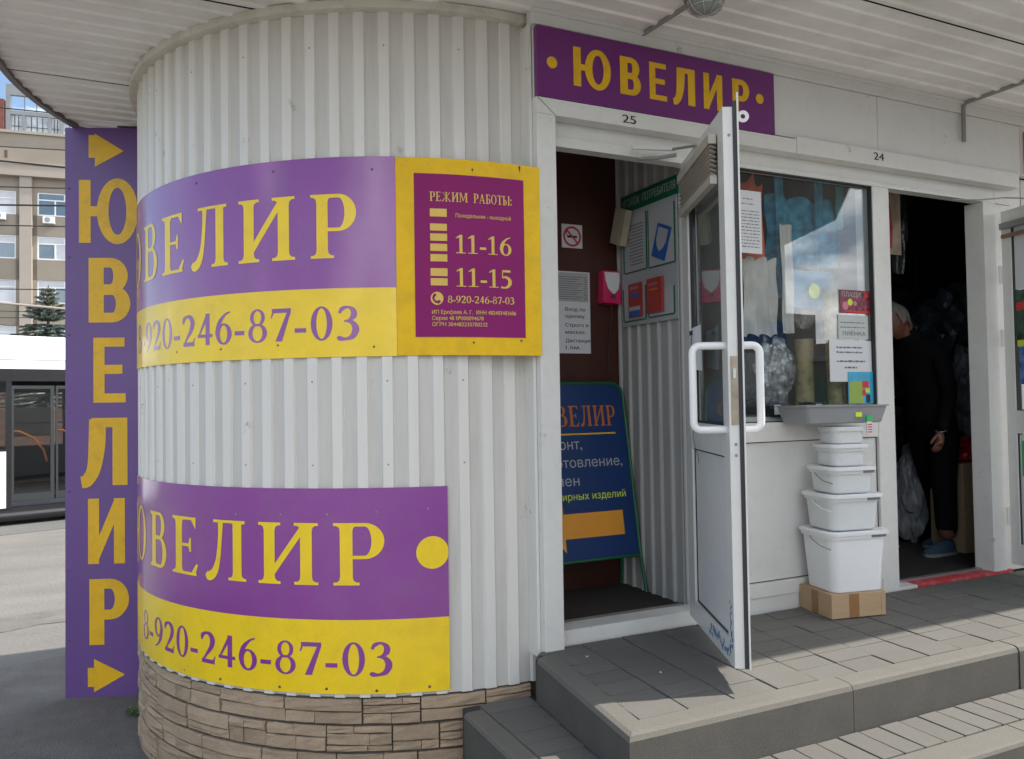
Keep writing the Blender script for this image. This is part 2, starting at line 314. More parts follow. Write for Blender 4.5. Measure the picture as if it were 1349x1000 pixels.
def glyph_strips(ch, x0, x1, y0, h, fit=True, sans=False):
    """strips of one glyph fitted into [x0,x1] with cap height h"""
    g = GS(ch) if sans else G(ch)
    if not g: return []
    xs = [v for s in g for q in s for v in (q[0], q[2])]; a, b = min(xs), max(xs)
    k = (x1 - x0) / (b - a)
    return [[(x0 + (q[0] - a) * k, y0 + q[1] * h, x0 + (q[2] - a) * k, y0 + q[3] * h) for q in s] for s in g]
def line_strips(txt, x0, x1, y0, h, gap=.10):
    """a line of serif text stretched to x0..x1"""
    w_ = []; x = 0; pos = []
    for c in txt:
        if c == ' ': x += .42; continue
        g = G(c); xs = [v for s in g for q in s for v in (q[0], q[2])]; wd = max(xs) - min(xs); pos.append((c, x, x + wd)); x += wd + gap
    k = (x1 - x0) / (x - gap); out = []
    for c, a, b in pos: out += glyph_strips(c, x0 + a * k, x0 + b * k, y0, h)
    return out
def strips_mesh(strips, mapf, d0=.0, dstep=.00006, seg=.03):
    """strips in (s,z) -> mesh; mapf(s,z,d) gives the world point at distance d proud of the surface"""
    mb = MB(); i = 0
    for st in strips:
        d = d0 + dstep * (i % 9); i += 1
        for a, b in zip(st[:-1], st[1:]):
            ln = max(math.hypot(a[0] - b[0], a[1] - b[1]), math.hypot(a[2] - b[2], a[3] - b[3])); wd = max(abs(a[2] - a[0]), abs(b[2] - b[0]))
            nu = max(1, int(ln / seg + .99)); nv = max(1, int(wd / seg + .99))
            vs = []
            for iu in range(nu + 1):
                t = iu / nu; p = [a[k] + (b[k] - a[k]) * t for k in range(4)]
                for iv in range(nv + 1):
                    q = iv / nv; vs.append(mapf(p[0] + (p[2] - p[0]) * q, p[1] + (p[3] - p[1]) * q, d))
            fs = [(iu * (nv + 1) + iv, iu * (nv + 1) + iv + 1, (iu + 1) * (nv + 1) + iv + 1, (iu + 1) * (nv + 1) + iv) for iu in range(nu) for iv in range(nv)]
            mb.add(vs, fs)
    return mb
from mathutils.geometry import delaunay_2d_cdt, interpolate_bezier
def inside(p, poly):
    c = False; n = len(poly)
    for i in range(n):
        a, b = poly[i], poly[i - 1]
        if (a[1] > p[1]) != (b[1] > p[1]) and p[0] < (b[0] - a[0]) * (p[1] - a[1]) / (b[1] - a[1]) + a[0]: c = not c
    return c
def font_mesh(txt, x0, x1, y0, h, mapf, d=.0, bold=0, seg=None, mb=None, shear=0):
    """sans text, contour by contour: cap height h, stretched to x0..x1 (x1 None: natural width)"""
    cu = bpy.data.curves.new('t', 'FONT'); cu.body = txt; cu.size = 1
    ob = bpy.data.objects.new('t', cu); COL.objects.link(ob); dg = bpy.context.evaluated_depsgraph_get(); dg.update()
    cv = ob.evaluated_get(dg).to_curve(dg); mb = mb or MB(); loops = []
    for sp in cv.splines:
        P = []; bp = sp.bezier_points; n = len(bp)
        if sp.type == 'BEZIER':
            for i in range(n):
                a, b = bp[i], bp[(i + 1) % n]
                st_ = 2 if (a.handle_right - a.co).length + (b.handle_left - b.co).length < 1e-5 else 6
                P += [(v.x, v.y) for v in interpolate_bezier(a.co, a.handle_right, b.handle_left, b.co, st_)[:-1]]
        else: P = [(p.co.x, p.co.y) for p in sp.points]
        Q = [P[0]]
        for p in P[1:]:
            if math.hypot(p[0] - Q[-1][0], p[1] - Q[-1][1]) > 1e-4: Q.append(p)
        while len(Q) > 2 and math.hypot(Q[0][0] - Q[-1][0], Q[0][1] - Q[-1][1]) < 1e-4: Q.pop()
        if len(Q) > 2: loops.append(Q)
    bpy.data.objects.remove(ob)
    if not loops: return mb
    area = lambda P: sum(P[i - 1][0] * P[i][1] - P[i][0] * P[i - 1][1] for i in range(len(P))) / 2
    outs, holes = [], []
    for P in loops:
        hole = any(Q is not P and area(Q) * area(P) < 0 and abs(area(Q)) > abs(area(P)) and sum(inside(p, Q) for p in P) > .9 * len(P) for Q in loops)
        (holes if hole else outs).append(P)
    xs = [p[0] for P in loops for p in P]; a, b = min(xs), max(xs); k = h / .72; kx = k if x1 is None else (x1 - x0) / (b - a)
    for io, P in enumerate(outs):
        hs = [q for q in holes if inside(q[0], P)]
        vs = []; es = []
        for pl in [P] + hs:
            n0 = len(vs); vs += [Vector(p) for p in pl]; es += [(n0 + i, n0 + (i + 1) % len(pl)) for i in range(len(pl))]
        ov, _, of, *_r = delaunay_2d_cdt(vs, es, [], 0, 1e-5)
        tris = []
        for f in of:
            c_ = (sum(ov[i].x for i in f) / len(f), sum(ov[i].y for i in f) / len(f))
            if inside(c_, P) and not any(inside(c_, q) for q in hs): tris.append(tuple(f))
        for sh in ((0, bold * .5, bold) if bold else (0,)):
            mb.add([mapf(x0 + (v.x - a + sh) * kx, y0 + v.y * k, d + .00004 * (io % 5) + sh * .002) for v in ov], tris)
    return mb

# ================================================================== SETTING: ground
def ragged(x0, x1, y, amp, n, seed):
    rr = random.Random(seed); return [(x0 + (x1 - x0) * i / n, y(x0 + (x1 - x0) * i / n) + rr.uniform(-amp, amp)) for i in range(n + 1)]
GZ = -.62
g = MB(); g.add([(-400, -400, GZ - .012), (400, -400, GZ - .012), (400, 400, GZ - .012), (-400, 400, GZ - .012)], [(0, 1, 2, 3)]).build('ground', m_concrete)
tag(bpy.data.objects['ground'], kind='structure')
MB().prism([(-30, -40), (30, -40), (30, -1.53), (-30, -1.53)], GZ - .03, GZ - .002).build('bounce_forecourt', mat('bounce_slab_concrete', (.21, .2, .185), .9, .1, 1, bump=.3, dirt=(.1, .095, .085), damt=.5, dscale=1)); tag(bpy.data.objects['bounce_forecourt'], kind='structure')  # unseen pale slab, added to bounce sunlight up to soffit and walls
# near dark asphalt patch with a ragged broken edge beside the kiosk
edge = ragged(-9, 9, lambda x: 3.02 + .35 * (x + .8), .05, 90, 3)
poly = [(-9, -1.5)] + [(1.11, -1.5), (1.11, -.2), (9, -.2)] + edge[::-1]
MB().prism(poly, GZ - .03, GZ).build('asphalt_apron', m_asphalt)
tag(bpy.data.objects['asphalt_apron'], kind='structure')
band = ragged(-9, 9, lambda x: 4.15 + .1 * x, .06, 80, 5); band2 = ragged(-9, 9, lambda x: 4.6 + .1 * x, .05, 80, 6)
MB().prism(band + band2[::-1], GZ - .02, GZ - .006).build('asphalt_patch', m_asphalt); tag(bpy.data.objects['asphalt_patch'], kind='structure')
ru = Vector((.945, .328)).normalized(); rn = Vector((-ru.y, ru.x))
ro = Vector((-1.8, 10.25)) + rn * -.9
q = [ro - ru * 120, ro + ru * 120, ro + ru * 120 + rn * 14, ro - ru * 120 + rn * 14]
MB().prism([tuple(v) for v in q], GZ - .02, GZ - .004).build('road', m_road); tag(bpy.data.objects['road'], kind='structure')

# ================================================================== SETTING: platform and steps
def Xl(y): return 1.458 + .075 * (y + .05)        # left edge of the upper platform (slightly skewed)
SL = -.03 / .85
def pz(y): return min(0, y * .035)
plat = thing('platform', (2.9, -.4, 0), None, None); del_keys = [k for k in plat.keys()]
for k in list(plat.keys()): del plat[k]
plat['kind'] = 'structure'
core = MB(); core.add([(Xl(-.845) + .012, -.84, GZ), (7.5, -.84, GZ), (7.5, .08, GZ), (1.56, .08, GZ), (Xl(-.845) + .012, -.84, pz(-.84) - .012), (7.5, -.84, pz(-.84) - .012), (7.5, .08, -.010), (1.56, .08, -.010)],
         [(0, 3, 2, 1), (4, 5, 6, 7), (0, 1, 5, 4), (1, 2, 6, 5), (2, 3, 7, 6), (3, 0, 4, 7)]).build('joint_bed', m_joint, plat)
def paver_mesh(wx, wy, nm):
    mb = MB().box(-wx / 2, wx / 2, -wy / 2, wy / 2, -.03, 0)
    me_o = mb.build(nm, m_paver, None, bevel=.0045); me = me_o.data; bpy.data.objects.remove(me_o); return me
pm = paver_mesh(.193, .1015, 'paver'); pm2 = paver_mesh(.193, .105, 'paver')
rr = random.Random(11)
x0 = 2.295 - .2 * 5
ROWS = [(-.712, pm2)] + [(-.712 - .002 + .1045 * (i + 1), pm) for i in range(7)]
for yc, me in ROWS:
    if yc > -.03: continue
    for i in range(0, 28):
        xc = x0 + .2 * i + .1
        if xc - .1 < Xl(yc) + .085: 
            wl = xc + .098 - (Xl(yc) + .088)
            if wl < .04: continue
            o = MB().box(-wl / 2, wl / 2, -.0502, .0502, -.03, 0).build('paver', m_paver, None, bevel=.0045); o.parent = plat; xc2 = xc + .098 - wl / 2
        else:
            if xc > 5.9: continue
            o = bpy.data.objects.new('paver', me); COL.objects.link(o); o.parent = plat; xc2 = xc
        o.location = Vector((xc2 + rr.uniform(-.001, .001), yc, pz(yc) + rr.uniform(-.0018, .0018))) - plat.location
        o.rotation_euler = (math.atan(.035) + rr.uniform(-.006, .006), rr.uniform(-.006, .006), rr.uniform(-.005, .005))
def kerb(x0_, x1_, y0_, y1_, ztop, zbot, parent, bev=.022, mitre=None):
    """front kerb stone: outer edge y0_ (towards the street), rounded top arris"""
    prof = [(y0_, zbot), (y0_, ztop - bev), (y0_ + bev * .3, ztop - bev * .3), (y0_ + bev, ztop), (y1_, ztop + .002), (y1_, zbot)]
    vs = []
    for i, x in enumerate((x0_, x1_)):
        for (y, z) in prof:
            xx = x
            if mitre and i == 0: xx = x + (y - y0_) * mitre
            vs.append((xx, y, z))
    n = len(prof)
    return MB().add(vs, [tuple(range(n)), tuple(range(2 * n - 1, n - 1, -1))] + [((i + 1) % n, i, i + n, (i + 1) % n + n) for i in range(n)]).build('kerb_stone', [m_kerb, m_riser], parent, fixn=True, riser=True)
KZ = pz(-.81)
xs = [Xl(-.855), 2.372, 3.33, 4.30, 5.28, 6.26]
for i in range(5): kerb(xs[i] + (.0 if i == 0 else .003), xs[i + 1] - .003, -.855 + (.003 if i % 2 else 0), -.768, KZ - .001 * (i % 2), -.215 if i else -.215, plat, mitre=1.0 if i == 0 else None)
# left return kerb
mb = MB(); prof = [(0, -.30), (0, -.022), (.006, -.006), (.022, 0), (.086, .002), (.086, -.30)]; vs = []
for y in (-.855, -.10): 
    for k, (dx, dz) in enumerate(prof):
        yy = y + dx if y < -.5 else y
        vs.append((Xl(yy) + dx, yy, (pz(yy) - .001 + dz) if dz > -.2 else -.30))
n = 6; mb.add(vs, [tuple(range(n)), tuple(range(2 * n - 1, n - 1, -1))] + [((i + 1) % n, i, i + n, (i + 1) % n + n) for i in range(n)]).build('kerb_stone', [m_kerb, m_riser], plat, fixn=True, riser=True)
# rounded back end
mb = MB(); vs = []; nn = 6
for k in range(nn + 1):
    a = math.pi / 2 * k / nn; dy = .055 * math.sin(a); dx0 = .07 * (1 - math.cos(a))
    vs += [(Xl(-.1) + dx0, -.098 + dy, -.3), (Xl(-.1) + dx0, -.098 + dy, pz(-.05) - .016), (Xl(-.1) + dx0 + .014, -.098 + dy - .006 * math.sin(a), pz(-.05) - .001), (Xl(-.1) + .14, -.098 + dy * .5, pz(-.05) - .001), (Xl(-.1) + .14, -.098 + dy * .5, -.3)]
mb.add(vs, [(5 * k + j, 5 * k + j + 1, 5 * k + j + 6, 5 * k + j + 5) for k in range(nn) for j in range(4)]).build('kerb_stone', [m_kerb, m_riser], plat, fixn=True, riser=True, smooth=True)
# lower step
low = thing('lower_step', (2.9, -1.1, -.2), None, None)
for k in list(low.keys()): del low[k]
low['kind'] = 'structure'
LZ = -.20
MB().box(1.19, 7.5, -1.165, -.82, GZ, LZ - .012).build('joint_bed', m_joint, low)
MB().box(1.19, 1.50, -.82, .05, GZ, LZ - .0125).build('joint_bed', m_joint, low)
pm3 = paver_mesh(.0985, .196, 'paver')
i = 0; x = 1.495
while x < 5.8:
    o = bpy.data.objects.new('paver', pm3); COL.objects.link(o); o.parent = low
    o.location = Vector((x, -.958, LZ + rr.uniform(-.0018, .0018))) - low.location; o.rotation_euler = (rr.uniform(-.008, .008), rr.uniform(-.008, .008), rr.uniform(-.006, .006)); x += .1045
y = -.80
while y < -.05:
    for xx in (1.335,):
        wdt = (Xl(y) - .004) - 1.236
        o = MB().box(-wdt / 2, wdt / 2, -.0502, .0502, -.03, 0).build('paver', m_paver, None, bevel=.0045); o.parent = low
        o.location = Vector((1.236 + wdt / 2, y, LZ + .016 + rr.uniform(-.0018, .0018))) - low.location
    y += .1045
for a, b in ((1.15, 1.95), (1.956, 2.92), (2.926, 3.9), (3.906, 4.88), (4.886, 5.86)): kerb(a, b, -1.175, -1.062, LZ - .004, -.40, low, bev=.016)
for a, b in ((-1.058, -.55), (-.545, -.06)):
    vs = []
    for y in (a, b):
        for dx, dz in [(0, -.44), (0, -.016), (.005, -.004), (.016, 0), (.08, .001), (.08, -.44)]: vs.append((1.152 + dx, y, LZ + .012 + dz))
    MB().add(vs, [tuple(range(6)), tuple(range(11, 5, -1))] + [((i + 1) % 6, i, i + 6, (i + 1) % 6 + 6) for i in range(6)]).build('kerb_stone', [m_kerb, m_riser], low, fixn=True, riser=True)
bot = thing('bottom_step', (2.9, -1.4, -.41), None, None)
for k in list(bot.keys()): del bot[k]
bot['kind'] = 'structure'
MB().box(1.20, 7.4, -1.5, -1.182, GZ, -.42).build('joint_bed', m_joint, bot)
for i in range(6): kerb(1.12 + i * .98, 1.12 + i * .98 + .975, -1.52, -1.40, -.405, GZ, bot, bev=.016)
x = 1.25
pm4 = pm3
while x < 5.8:
    o = bpy.data.objects.new('paver', pm3); COL.objects.link(o); o.parent = bot; o.location = Vector((x, -1.29, -.407)) - bot.location; x += .1045

# ================================================================== KIOSK
CX, CY, RR = 1.46, 1.50, 1.46
def wrap(s, z, r):
    if s <= 0:
        th = -s / RR; return (CX - r * math.sin(th), CY - r * math.cos(th), z)
    return (CX + s, CY - r, z)
ki = thing('kiosk', (1.4, 1.0, GZ), 'white profiled metal kiosk with rounded corner, stone plinth and two shop doorways', 'kiosk')
# profiled sheets: rounded wall
SEND = -3.0
def prof_wall(s0, s1, z0, z1, phase, nm, period=.1037, rib=.041, slope=.0065, depth=.0105):
    ss = []; k0 = math.floor((s0 - phase) / period) - 1; k = k0
    while True:
        b = phase + k * period
        for off, lv in ((0, 1), (rib, 1), (rib + slope, 0), (period - slope, 0)):
            ss.append((b + off, lv))
        k += 1
        if b > s1 + period: break
    ss = [p for p in ss if s0 <= p[0] <= s1]
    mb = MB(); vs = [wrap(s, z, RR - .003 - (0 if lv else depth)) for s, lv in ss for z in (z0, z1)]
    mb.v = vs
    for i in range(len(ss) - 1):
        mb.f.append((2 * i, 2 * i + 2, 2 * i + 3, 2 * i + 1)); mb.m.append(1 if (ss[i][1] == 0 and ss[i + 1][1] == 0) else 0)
    return mb
PH = -.0563; PE = .1037
for a, b in ((-28, -19), (-19, -9), (-9, 1), (1, 2)):
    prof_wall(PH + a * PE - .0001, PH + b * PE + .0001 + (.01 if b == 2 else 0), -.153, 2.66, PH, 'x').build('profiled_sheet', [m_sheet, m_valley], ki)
# dark backing so sheet edges read solid
arc = [wrap(s, 0, RR - .03)[:2] for s in [SEND + (.12 - SEND) * i / 60 for i in range(61)]]
mb = MB(); 
for i, (x, y) in enumerate(arc): mb.v += [(x, y, GZ), (x, y, 2.67)]
mb.f = [(2 * i, 2 * i + 2, 2 * i + 3, 2 * i + 1) for i in range(60)]; mb.m = [0] * 60
mb.build('inner_wall', m_mortar, ki)
# drip strip at the bottom of the sheets, trim ring at the top
def ring_wall(s0, s1, r_in, r_out, z0, z1, n=60):
    mb = MB()
    for i in range(n + 1):
        s = s0 + (s1 - s0) * i / n
        a = wrap(s, z0, r_in); b = wrap(s, z0, r_out); mb.v += [a, b, (b[0], b[1], z1), (a[0], a[1], z1)]
    for i in range(n):
        k = 4 * i; mb.f += [(k + j, k + (j + 1) % 4, k + 4 + (j + 1) % 4, k + 4 + j) for j in range(4)]; mb.m += [0] * 4
    mb.f += [(3, 2, 1, 0), (4 * n, 4 * n + 1, 4 * n + 2, 4 * n + 3)]; mb.m += [0, 0]
    return mb
ring_wall(SEND, .09, RR - .02, RR + .034, 2.640, 2.676).build('cornice_trim', m_trim, ki, fixn=True, smooth=True, bevel=.006)
# plinth with cladding stones
plinth = ring_wall(SEND, .04, RR - .06, RR - .022, GZ - .02, -.152).build('plinth', m_mortar, ki, fixn=True, smooth=True)
rs = random.Random(5)
def stone(s0, s1, z0, z1, r0_):
    n = 2 if s1 - s0 < .12 else 3
    mb = MB(); jt = [[rs.uniform(-.004, .004) for _ in range(n + 1)] for _ in range(4)]
    pr = rs.uniform(.004, .017)
    for i in range(n + 1):
        s = s0 + (s1 - s0) * i / n; e = .004 if i in (0, n) else 0
        zz0 = z0 + rs.uniform(0, .003); zz1 = z1 - rs.uniform(0, .003)
        mb.v += [wrap(s, zz0, r0_ - .02), wrap(s, zz0, r0_ + pr * .5), wrap(s, zz0 + .004, r0_ + pr + jt[0][i] - e), wrap(s, (zz0 + zz1) / 2, r0_ + pr + jt[1][i] - e), wrap(s, zz1 - .004, r0_ + pr + jt[2][i] - e), wrap(s, zz1, r0_ + pr * .4), wrap(s, zz1, r0_ - .02)]
    for i in range(n):
        k = 7 * i; mb.f += [(k + j, k + (j + 1), k + 7 + (j + 1), k + 7 + j) for j in range(6)]; mb.m += [0] * 6
    mb.f += [tuple(range(7)), tuple(range(7 * n + 6, 7 * n - 1, -1))]; mb.m += [0, 0]
    mb.build('stone', m_stone, plinth, fixn=True)
CH = .1095; zt = -.156; row = 0
while zt > GZ + .02:
    zb = max(zt - CH, GZ); s = .04
    first = True
    while s > -2.85:
        wd = rs.choice((.19, .235, .27, .33)) if not first else rs.uniform(.05, .3); first = False
        e = max(s - wd, -3.0); a, b = e + .0035, s - .0035; z1, z0 = zt - .0035, zb + .0035
        # inside a tile: thin irregular courses of fake ledge stone
        hs = []; hh = z1 - z0; k = rs.choice((2, 2, 3)); cuts = [.5 + rs.uniform(-.14, .14)] if k == 2 else [.33 + rs.uniform(-.09, .09), .67 + rs.uniform(-.09, .09)]; cuts = [0] + cuts + [1]
        for c0, c1 in zip(cuts[:-1], cuts[1:]):
            y0_, y1_ = z0 + hh * c0, min(z1, z0 + hh * c1)
            if b - a > .14 and rs.random() < .42:
                m_ = a + (b - a) * rs.uniform(.25, .75); stone(a, m_ - .0012, y0_ + .001, y1_ - .0008, RR - .014); stone(m_ + .0012, b, y0_ + .001, y1_ - .0008, RR - .014)
            else: stone(a, b, y0_ + .001, y1_ - .0008, RR - .014)
        s = e
    zt = zb; row += 1
# ---- frames of unit 25
FY = -.07
mb = MB()
B('door_post', m_white, ki, 1.511, 1.600, FY, .09, -.03, 2.2315, bevel=.003)
B('sheet_end_trim', m_sheet, ki, 1.496, 1.509, -.03, .10, -.03, 2.62)
# header strip with lettered house numbers; mitred corner line
hb = B('header_strip', m_white, ki, 1.511, 2.952, FY, .0, 2.232, 2.302, bevel=.002)
hb2 = B('header_strip', m_white, ki, 2.956, 4.69, FY, .0, 2.2325, 2.315, bevel=.002)
MB().add([(1.5125, FY - .0012, 2.2995), (1.5155, FY - .0012, 2.3005), (1.6005, FY - .0012, 2.2335), (1.5985, FY - .0012, 2.2325)], [(0, 1, 2, 3)]).build('mitre_joint', m_gasket, ki)
B('header_panel', m_white, ki, 1.602, 4.69, .002, .04, 2.165, 2.234)
B('door_head_frame', m_white, ki, 1.602, 2.44, -.012, .05, 2.122, 2.163, bevel=.002)
B('window_head_frame', m_white, ki, 2.44, 4.69, -.012, .05, 2.143, 2.164, bevel=.002)
def flat(Y, dirn=-1):
    return lambda x, z, d: (x, Y + dirn * d, z)
font_mesh('25', 1.934, 2.004, 2.2475, .037, flat(FY), .0015, bold=.025).build('house_number', m_black, ki)
font_mesh('24', 3.487, 3.562, 2.262, .041, flat(FY), .0015, bold=.025).build('house_number', m_black, ki)
# upper wall panels
for a, b in ((1.515, 2.812), (2.816, 3.550), (3.554, 4.742), (4.746, 6.4)):
    B('fascia_panel', m_panel, ki, a, b, -.045, -.01, 2.304 if b < 2.9 else 2.317, 2.612)
B('cornice_strip', m_panel, ki, 1.50, 6.4, -.058, -.01, 2.6145, 2.678, bevel=.003)
B('cornice_lip', m_panel, ki, 1.50, 6.4, -.075, -.0585, 2.662, 2.6785)
# threshold + jamb of unit 25
B('threshold', m_white, ki, 1.602, 2.364, -.012, .10, -.03, .054, bevel=.003)
B('door_post', m_white, ki, 2.366, 2.440, -.012, .12, -.03, 2.1625, bevel=.002)
B('threshold_sill', mat('worn_metal_sill', (.30, .28, .25), .5, .2, 12, metal=.3), ki, 1.602, 2.36, .1005, .135, -.03, .0535)
# vestibule of unit 25
VZ = 2.42
B('vestibule_floor', m_floor_in, ki, 1.55, 2.36, .136, .70, -.05, .046)
B('vestibule_back_wall', m_wood, ki, 1.55, 2.36, .652, .69, .046, VZ)
B('vestibule_left_wall', m_panel, ki, 1.55, 1.58, .136, .651, .046, VZ)
B('vestibule_ceiling', m_panel, ki, 1.52, 2.44, .052, .72, VZ, VZ + .03)
# ribbed right wall of the vestibule (plane X=2.36)
mb = MB(); ys = []; y = .10
while y < .66:
    ys += [(y, 0), (y + .012, 0), (y + .018, 1), (y + .082, 1)]; y += .088
vs = [(2.362 - (.0 if lv else .012), min(yy, .655), z) for yy, lv in ys for z in (.046, VZ)]
mb.v = vs; mb.f = [(2 * i, 2 * i + 2, 2 * i + 3, 2 * i + 1) for i in range(len(ys) - 1)]; mb.m = [0 if ys[i][1] == 0 and ys[i + 1][1] == 0 else 1 for i in range(len(ys) - 1)]
m_vrib = mat('vestibule_sheet_rib', (.52, .52, .51), .45, .04, 5, dirt=(.25, .23, .2), damt=.3, dscale=9)
m_vest = mat('grey_vestibule_sheet', (.36, .36, .35), .45, .06, 5, streak=True, dirt=(.2, .18, .16), damt=.5, dscale=6)
mb.build('vestibule_right_wall', [m_vrib, m_vest], ki)
B('partition', m_panel, ki, 2.375, 2.44, .121, .72, .0, VZ)
# ---- window wall of unit 24
B('window_mullion', m_white, ki, 3.537, 3.660, -.014, .10, -.02, 2.142, bevel=.003)
B('window_stile', m_white, ki, 2.4405, 2.468, -.013, .06, .0, 2.142, bevel=.002)
B('window_rail', m_white, ki, 2.4685, 3.5365, -.012, .05, .812, .905, bevel=.003)
B('base_rail', m_white, ki, 2.4405, 3.5365, -.016, .05, .066, .134, bevel=.003)
B('base_board', m_panel, ki, 2.4405, 3.5365, -.010, .05, -.02, .0655)
B('lower_panel', m_panel, ki, 2.475, 3.530, .004, .03, .138, .808)
for a in ((2.4685, 3.5365, .003, .012, .8065, .8115), (2.4685, 3.5365, .003, .012, .1345, .1385), (3.5305, 3.5365, .003, .012, .139, .806), (2.4685, 2.4745, .003, .012, .139, .806)): B('gasket', m_gasket, ki, *a)
wp = B('window_pane', m_glass, ki, 2.470, 3.535, .018, .022, .906, 2.142)
for a in ((2.4685, 3.5365, -.008, .016, .9055, .910), (2.4685, 3.5365, -.008, .016, 2.136, 2.1425), (3.5305, 3.5365, -.008, .016, .9105, 2.1355)): B('gasket', m_gasket, ki, *a)
# ---- doorway of unit 24
B('door_post', m_white, ki, 4.435, 4.545, -.016, .10, .0, 2.142, bevel=.002)
B('door_post', m_white, ki, 4.56, 4.80, -.0, .10, .0, 2.30, bevel=.002)
B('threshold', m_white, ki, 3.66, 4.606, -.012, .09, -.03, .006, bevel=.003)
B('painted_threshold', m_redpaint, ki, 3.80, 4.600, -.0165, .05, -.028, .0105, bevel=.003)
B('threshold_edge', m_alu, ki, 3.66, 4.434, .055, .085, .006, .0205)
# shop interiors
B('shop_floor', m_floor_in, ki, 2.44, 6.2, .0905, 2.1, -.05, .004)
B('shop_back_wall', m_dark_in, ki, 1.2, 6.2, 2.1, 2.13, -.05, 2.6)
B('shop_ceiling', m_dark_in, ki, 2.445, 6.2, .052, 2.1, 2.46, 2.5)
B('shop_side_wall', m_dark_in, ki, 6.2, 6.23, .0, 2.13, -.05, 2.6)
B('rear_wall', m_sheet, ki, .19, 6.4, 2.20, 2.25, GZ, 2.68)
B('end_wall', m_panel, ki, 4.81, 6.4, .0, .05, -.02, 2.312)
tag(B('orange_board', mat('orange_board', (.5, .14, .05), .5, .1), None, 4.775, 4.87, -.066, -.047, 2.33, 2.58), 'narrow orange board fixed high on the wall at the far right', 'board')

# ================================================================== CANOPY
can = thing('canopy', (1.5, -.5, 2.68), 'white ribbed soffit canopy with a dark curved eave jutting over the kiosk front', 'canopy')
ECX, ECY, ER = 1.643, 1.138, 2.24
def xleft(Y): return ECX - math.sqrt(max(0, ER * ER - (Y - ECY) ** 2))
YF, YB, XR = -1.100, 2.62, 8.2
def soffit(y0, y1, off):
    pts = []; per = .1083; n = int(round((y1 - y0) / per)); per = (y1 - y0) / n
    for i in range(n):
        b = y0 + i * per
        pts += [(b, 0), (b + .062, 0), (b + .071, -.009), (b + .088, -.009), (b + .097, 0)]
    pts.append((y1, 0)); mb = MB()
    for y, dz in pts:
        mb.v += [(xleft(y) + .012, y, 2.680 + dz + off), (XR, y, 2.680 + dz + off)]
    mb.f = [(2 * i, 2 * i + 1, 2 * i + 3, 2 * i + 2) for i in range(len(pts) - 1)]; mb.m = [0] * len(mb.f)
    return mb
seams = [YF + .0, -.67, -.13, .41, .945, 1.485, 2.03, YB]
for i, (a, b) in enumerate(zip(seams[:-1], seams[1:])):
    soffit(a + (.005 if i else 0), b, -.004 * (i % 2)).build('soffit_sheet', m_soffit, can)
B('roof_deck', m_dark_in, can, -.2, XR, YF + .35, YB, 2.70, 2.74)
# roof slab following the eave
outl = []
for k in range(41):
    a = R(180 + 57) + (R(180 - 40) - R(180 + 57)) * k / 40; outl.append((ECX + ER * math.cos(a), ECY + ER * math.sin(a)))
arcpts = [(ECX + (ER) * math.cos(a), ECY + (ER) * math.sin(a)) for a in [R(270) - R(130) * k / 48 for k in range(49)]]
full = arcpts + [(XR, arcpts[-1][1]), (XR, arcpts[0][1])]
MB().prism(full[::-1], 2.765, 2.80).build('roof_sheet', m_sheet, can)
def edge_band(pts, r_off0, z0, z1, nm, m, closed_x=True):
    mb = MB()
    P = [(ECX + (ER + r_off0) * math.cos(a), ECY + (ER + r_off0) * math.sin(a)) for a in [R(270) - R(130) * k / 64 for k in range(65)]]
    P = [(XR, P[0][1])] + P
    P2 = [(ECX + (ER + r_off0 + .03) * math.cos(a), ECY + (ER + r_off0 + .03) * math.sin(a)) for a in [R(270) - R(130) * k / 64 for k in range(65)]]
    P2 = [(XR, P2[0][1])] + P2
    for a, b in zip(P, P2): mb.v += [(a[0], a[1], z0), (b[0], b[1], z0), (b[0], b[1], z1), (a[0], a[1], z1)]
    for i in range(len(P) - 1):
        k = 4 * i; mb.f += [(k + j, k + (j + 1) % 4, k + 4 + (j + 1) % 4, k + 4 + j) for j in range(4)]; mb.m += [0] * 4
    return mb.build(nm, m, can, fixn=True, smooth=True)
m_eave = mat('brown_grey_eave_metal', (.14, .115, .11), .55, .15, 8)
edge_band(None, -.012, 2.655, 2.79, 'eave_fascia', m_eave)
# ================================================================== SIGNS
def wmap(r): return lambda s, z, d: wrap(s, z, r + d)
def sheet(s0, s1, z0, z1, r, th=.004, wrap=wrap):
    mb = MB(); n = max(1, int((s1 - s0) / .035)); nzz = max(1, int((z1 - z0) / .09))
    for i in range(n + 1):
        for j in range(nzz + 1):
            s = s0 + (s1 - s0) * i / n; z = z0 + (z1 - z0) * j / nzz
            mb.v.append(wrap(s, z, r))
    for i in range(n):
        for j in range(nzz): k = i * (nzz + 1) + j; mb.f.append((k, k + nzz + 1, k + nzz + 2, k + 1)); mb.m.append(0)
    # thin visible edges
    for (sa, sb) in ((s0, s0), (s1, s1)):
        k = len(mb.v); mb.v += [wrap(sa, z0, r), wrap(sa, z1, r), wrap(sa, z1, r - th), wrap(sa, z0, r - th)]; mb.f.append((k, k + 1, k + 2, k + 3)); mb.m.append(0)
    for z in (z0, z1):
        for i in range(n):
            k = len(mb.v); a = s0 + (s1 - s0) * i / n; b = s0 + (s1 - s0) * (i + 1) / n
            mb.v += [wrap(a, z, r), wrap(b, z, r), wrap(b, z, r - th), wrap(a, z, r - th)]; mb.f.append((k, k + 1, k + 2, k + 3)); mb.m.append(0)
    return mb
RB = RR + .0015
EA, EB = Vector((.95885, .12711)), Vector((1.5125, -.0745)); ED = (EB - EA).normalized(); EN = Vector((ED.y, -ED.x))
